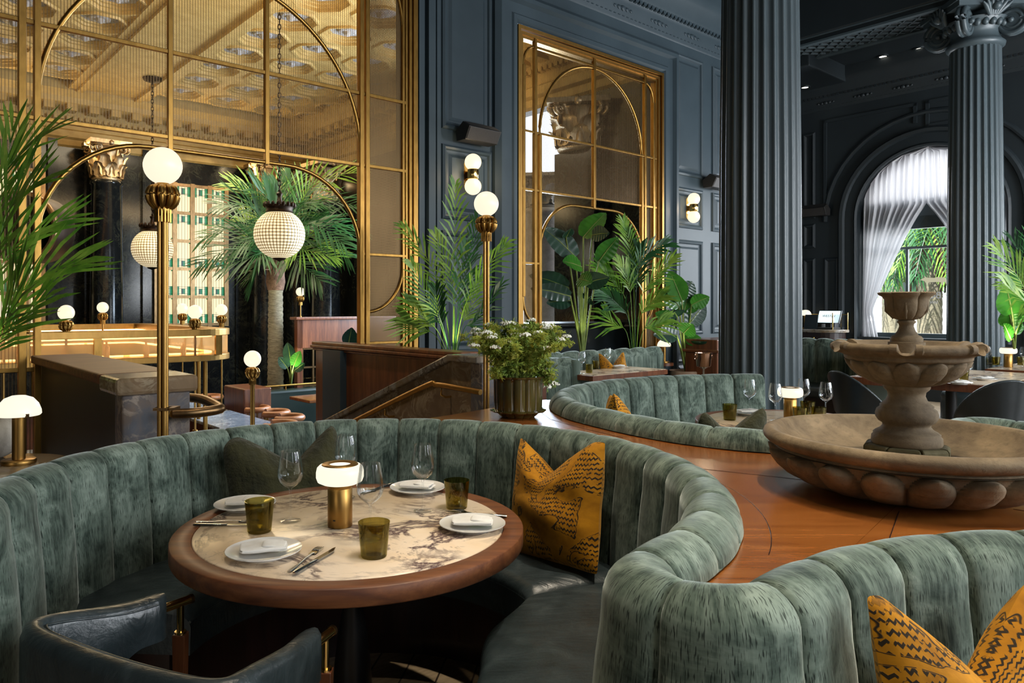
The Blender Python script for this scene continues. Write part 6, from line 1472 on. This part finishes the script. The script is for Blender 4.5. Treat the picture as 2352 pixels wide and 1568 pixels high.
tw = thing('dining_table', 'dark table with wine glasses right below the arched window', 'table', at(2105, 775, 10.35).xy.to_3d(), 0)
zt_ = .742; obj('top', MB().lathe([(0, zt_-.04), (.30, zt_-.04), (.30, zt_), (0, zt_)], 40), 'mahogany', tw); obj('leg', MB().lathe([(.25, 0), (.03, .03), (.03, zt_-.04)], 20), 'black_iron', tw)
for dx, dy, lab in ((-.12, .0, 'wine glass left on the table below the arched window, behind the stone vase'), (.02, -.1, 'wine glass in front on the table below the arched window'), (.16, .05, 'wine glass right on the table below the arched window')):
    o = WM.copy(); COL.objects.link(o); o.location = at(2105, 775, 10.35).xy.to_3d()+Vector((dx, dy, zt_)); tag(o, lab, 'wine glass', gb)
# ---------- light: daylight through the windows, the ceiling spots, the lamps and added fills ----------
def area(name, loc, target, size, power, col, sy=None):
    l = bpy.data.lights.new(name, 'AREA'); l.energy = power; l.color = col; l.size = size
    if sy: l.shape = 'RECTANGLE'; l.size_y = sy
    o = bpy.data.objects.new(name, l); COL.objects.link(o); o.location = loc
    o.rotation_euler = (Vector(target)-Vector(loc)).to_track_quat('-Z', 'Y').to_euler(); return o
def spot(name, loc, target, power, col, ang, rad=.08, blend=.5):
    l = bpy.data.lights.new(name, 'SPOT'); l.energy = power; l.color = col; l.spot_size = radians(ang); l.shadow_soft_size = rad; l.spot_blend = blend
    o = bpy.data.objects.new(name, l); COL.objects.link(o); o.location = loc; o.rotation_euler = (Vector(target)-Vector(loc)).to_track_quat('-Z', 'Y').to_euler(); return o
def wl(s, y, z): return W1 @ Vector((s, y, z))
def point(name, loc, power, col, rad=.05):
    l = bpy.data.lights.new(name, 'POINT'); l.energy = power; l.color = col; l.shadow_soft_size = rad
    o = bpy.data.objects.new(name, l); COL.objects.link(o); o.location = loc; return o
DAY = (.90, .95, 1.0); WARM = (1, .74, .44); NEU = (1, .87, .68)
for s_, e in ((-.5, 110), (3.5, 420), (7.5, 330)): area('daylight_window', wl(s_, -10.9, 2.7), wl(s_-1, 0, 1.0 if s_ < 7 else 2.8), 1.9, e, DAY, 3.4)
area('daylight_arch_inside', W2 @ Vector((TC, -.25, 2.4)), W2 @ Vector((TC, -6, .6)), 1.8, 150, DAY, 2.4)
area('daylight_arch', W2 @ Vector((TC, 6, 4.0)), W2 @ Vector((TC, -1, 2.4)), 5, 420, (.96, .97, 1), 5)
area('rear_fill', wl(-7.7, -7.5, 2.6), wl(0, -5, 1.0), 2.4, 60, (1, .93, .82), 3.0)  # added soft fill behind the camera, no window there
for (x, y), e in (((1.55, 2.45), 620), ((.95, 2.9), 170), ((-.42, 2.2), 200), ((1.25, .9), 330), ((2.0, 4.6), 230), ((-2.4, 2.6), 40), ((4.6, 6.8), 160), ((1.2, 8.0), 160), ((-.2, 4.6), 100)):
    spot('ceiling_spot', (x, y, 6.3), (x, y, 0), e, NEU, 46, .06)
# bar room
area('coffer_fill', wl(2.5, 10.6, 4.7), wl(2.5, 5, 6.2), 9, 150, (1, .72, .36), .4)  # these two uplights are added to brighten the coffers, no cove there
area('coffer_fill', wl(2.5, 2.4, 4.6), wl(2.5, 6, 6.2), 9, 130, (1, .70, .36), .4)
area('bar_daylight', W4 @ Vector((7.7, -.1, 2.9)), W4 @ Vector((7.7, -6, 1.5)), 2.6, 760, (.66, .82, 1), 3.6)
area('bar_fill', wl(3.5, 6.5, 5.6), wl(3.5, 6.5, 0), 2.5, 170, (1, .82, .56), 2.5)  # added warm fill for the bar room, no fitting there
for s_, y_, e in ((6.4, 10.2, 120), (ws(245, 10.5)+.6, 9.6, 120), (5.2, 10.3, 100)): spot('capital_spot', wl(s_, y_-.8, 5.2), wl(s_, y_+.4, 4.2), e, (1, .76, .42), 70, .05)
spot('screen_spot', wl(9.6-9.6+6.6, 1.6, 3.0), W4 @ Vector((9.6, -.2, 4.4)), 16, (1, .78, .45), 60)
# little green-white uplights in the planters
for p, e in ((at(1038, 815, 6.75), 26), (at(1568, 835, 9.95), 12), (at(1340, 805, 8.98), 8), (at(672, 880, 12.7), 40), (at(640, 800, 12.4), 30), (at(-20, 900, 4.4), 10), (at(2330, 800, 8.0), 22)):
    spot('planter_uplight', p, p+Vector((0, .05, 1)), e, (.95, 1, .55), 80, .03)
sun = bpy.data.lights.new('sun', 'SUN'); sun.energy = 13.0; sun.angle = .01; so = bpy.data.objects.new('sun', sun); COL.objects.link(so); so.rotation_euler = Vector((.62, .42, -.62)).to_track_quat('-Z', 'Y').to_euler()
spot('trunk_spot', at(560, 640, 10.5), at(633, 760, 13.2), 160, (1, .9, .7), 40, .05); spot('palm_spot', at(560, 300, 10.0), at(640, 540, 13.2), 140, (.8, 1, .8), 50, .05)  # trunk spot is added to brighten the palm, no fitting there

S.view_settings.exposure = .12
spot('ceiling_spot', (-1.3, 4.6, 6.3), (-1.0, 6.7, .8), 330, NEU, 48, .06)  # added spot to brighten the wooden partition and stair
w.node_tree.nodes['Background'].inputs[1].default_value = 2.2
area('daylight_window', wl(10.5, -10.7, 3.2), K0+Vector((2.5, -2.5, 5.4)), 1.6, 260, DAY, 3.0)
area('daylight_window', W2 @ Vector((7.6, -2.2, 2.2)), W2 @ Vector((2.0, -1.6, 5.6)), 1.6, 170, DAY, 2.4)  # added light inside the room, aimed up at the beams, no window there
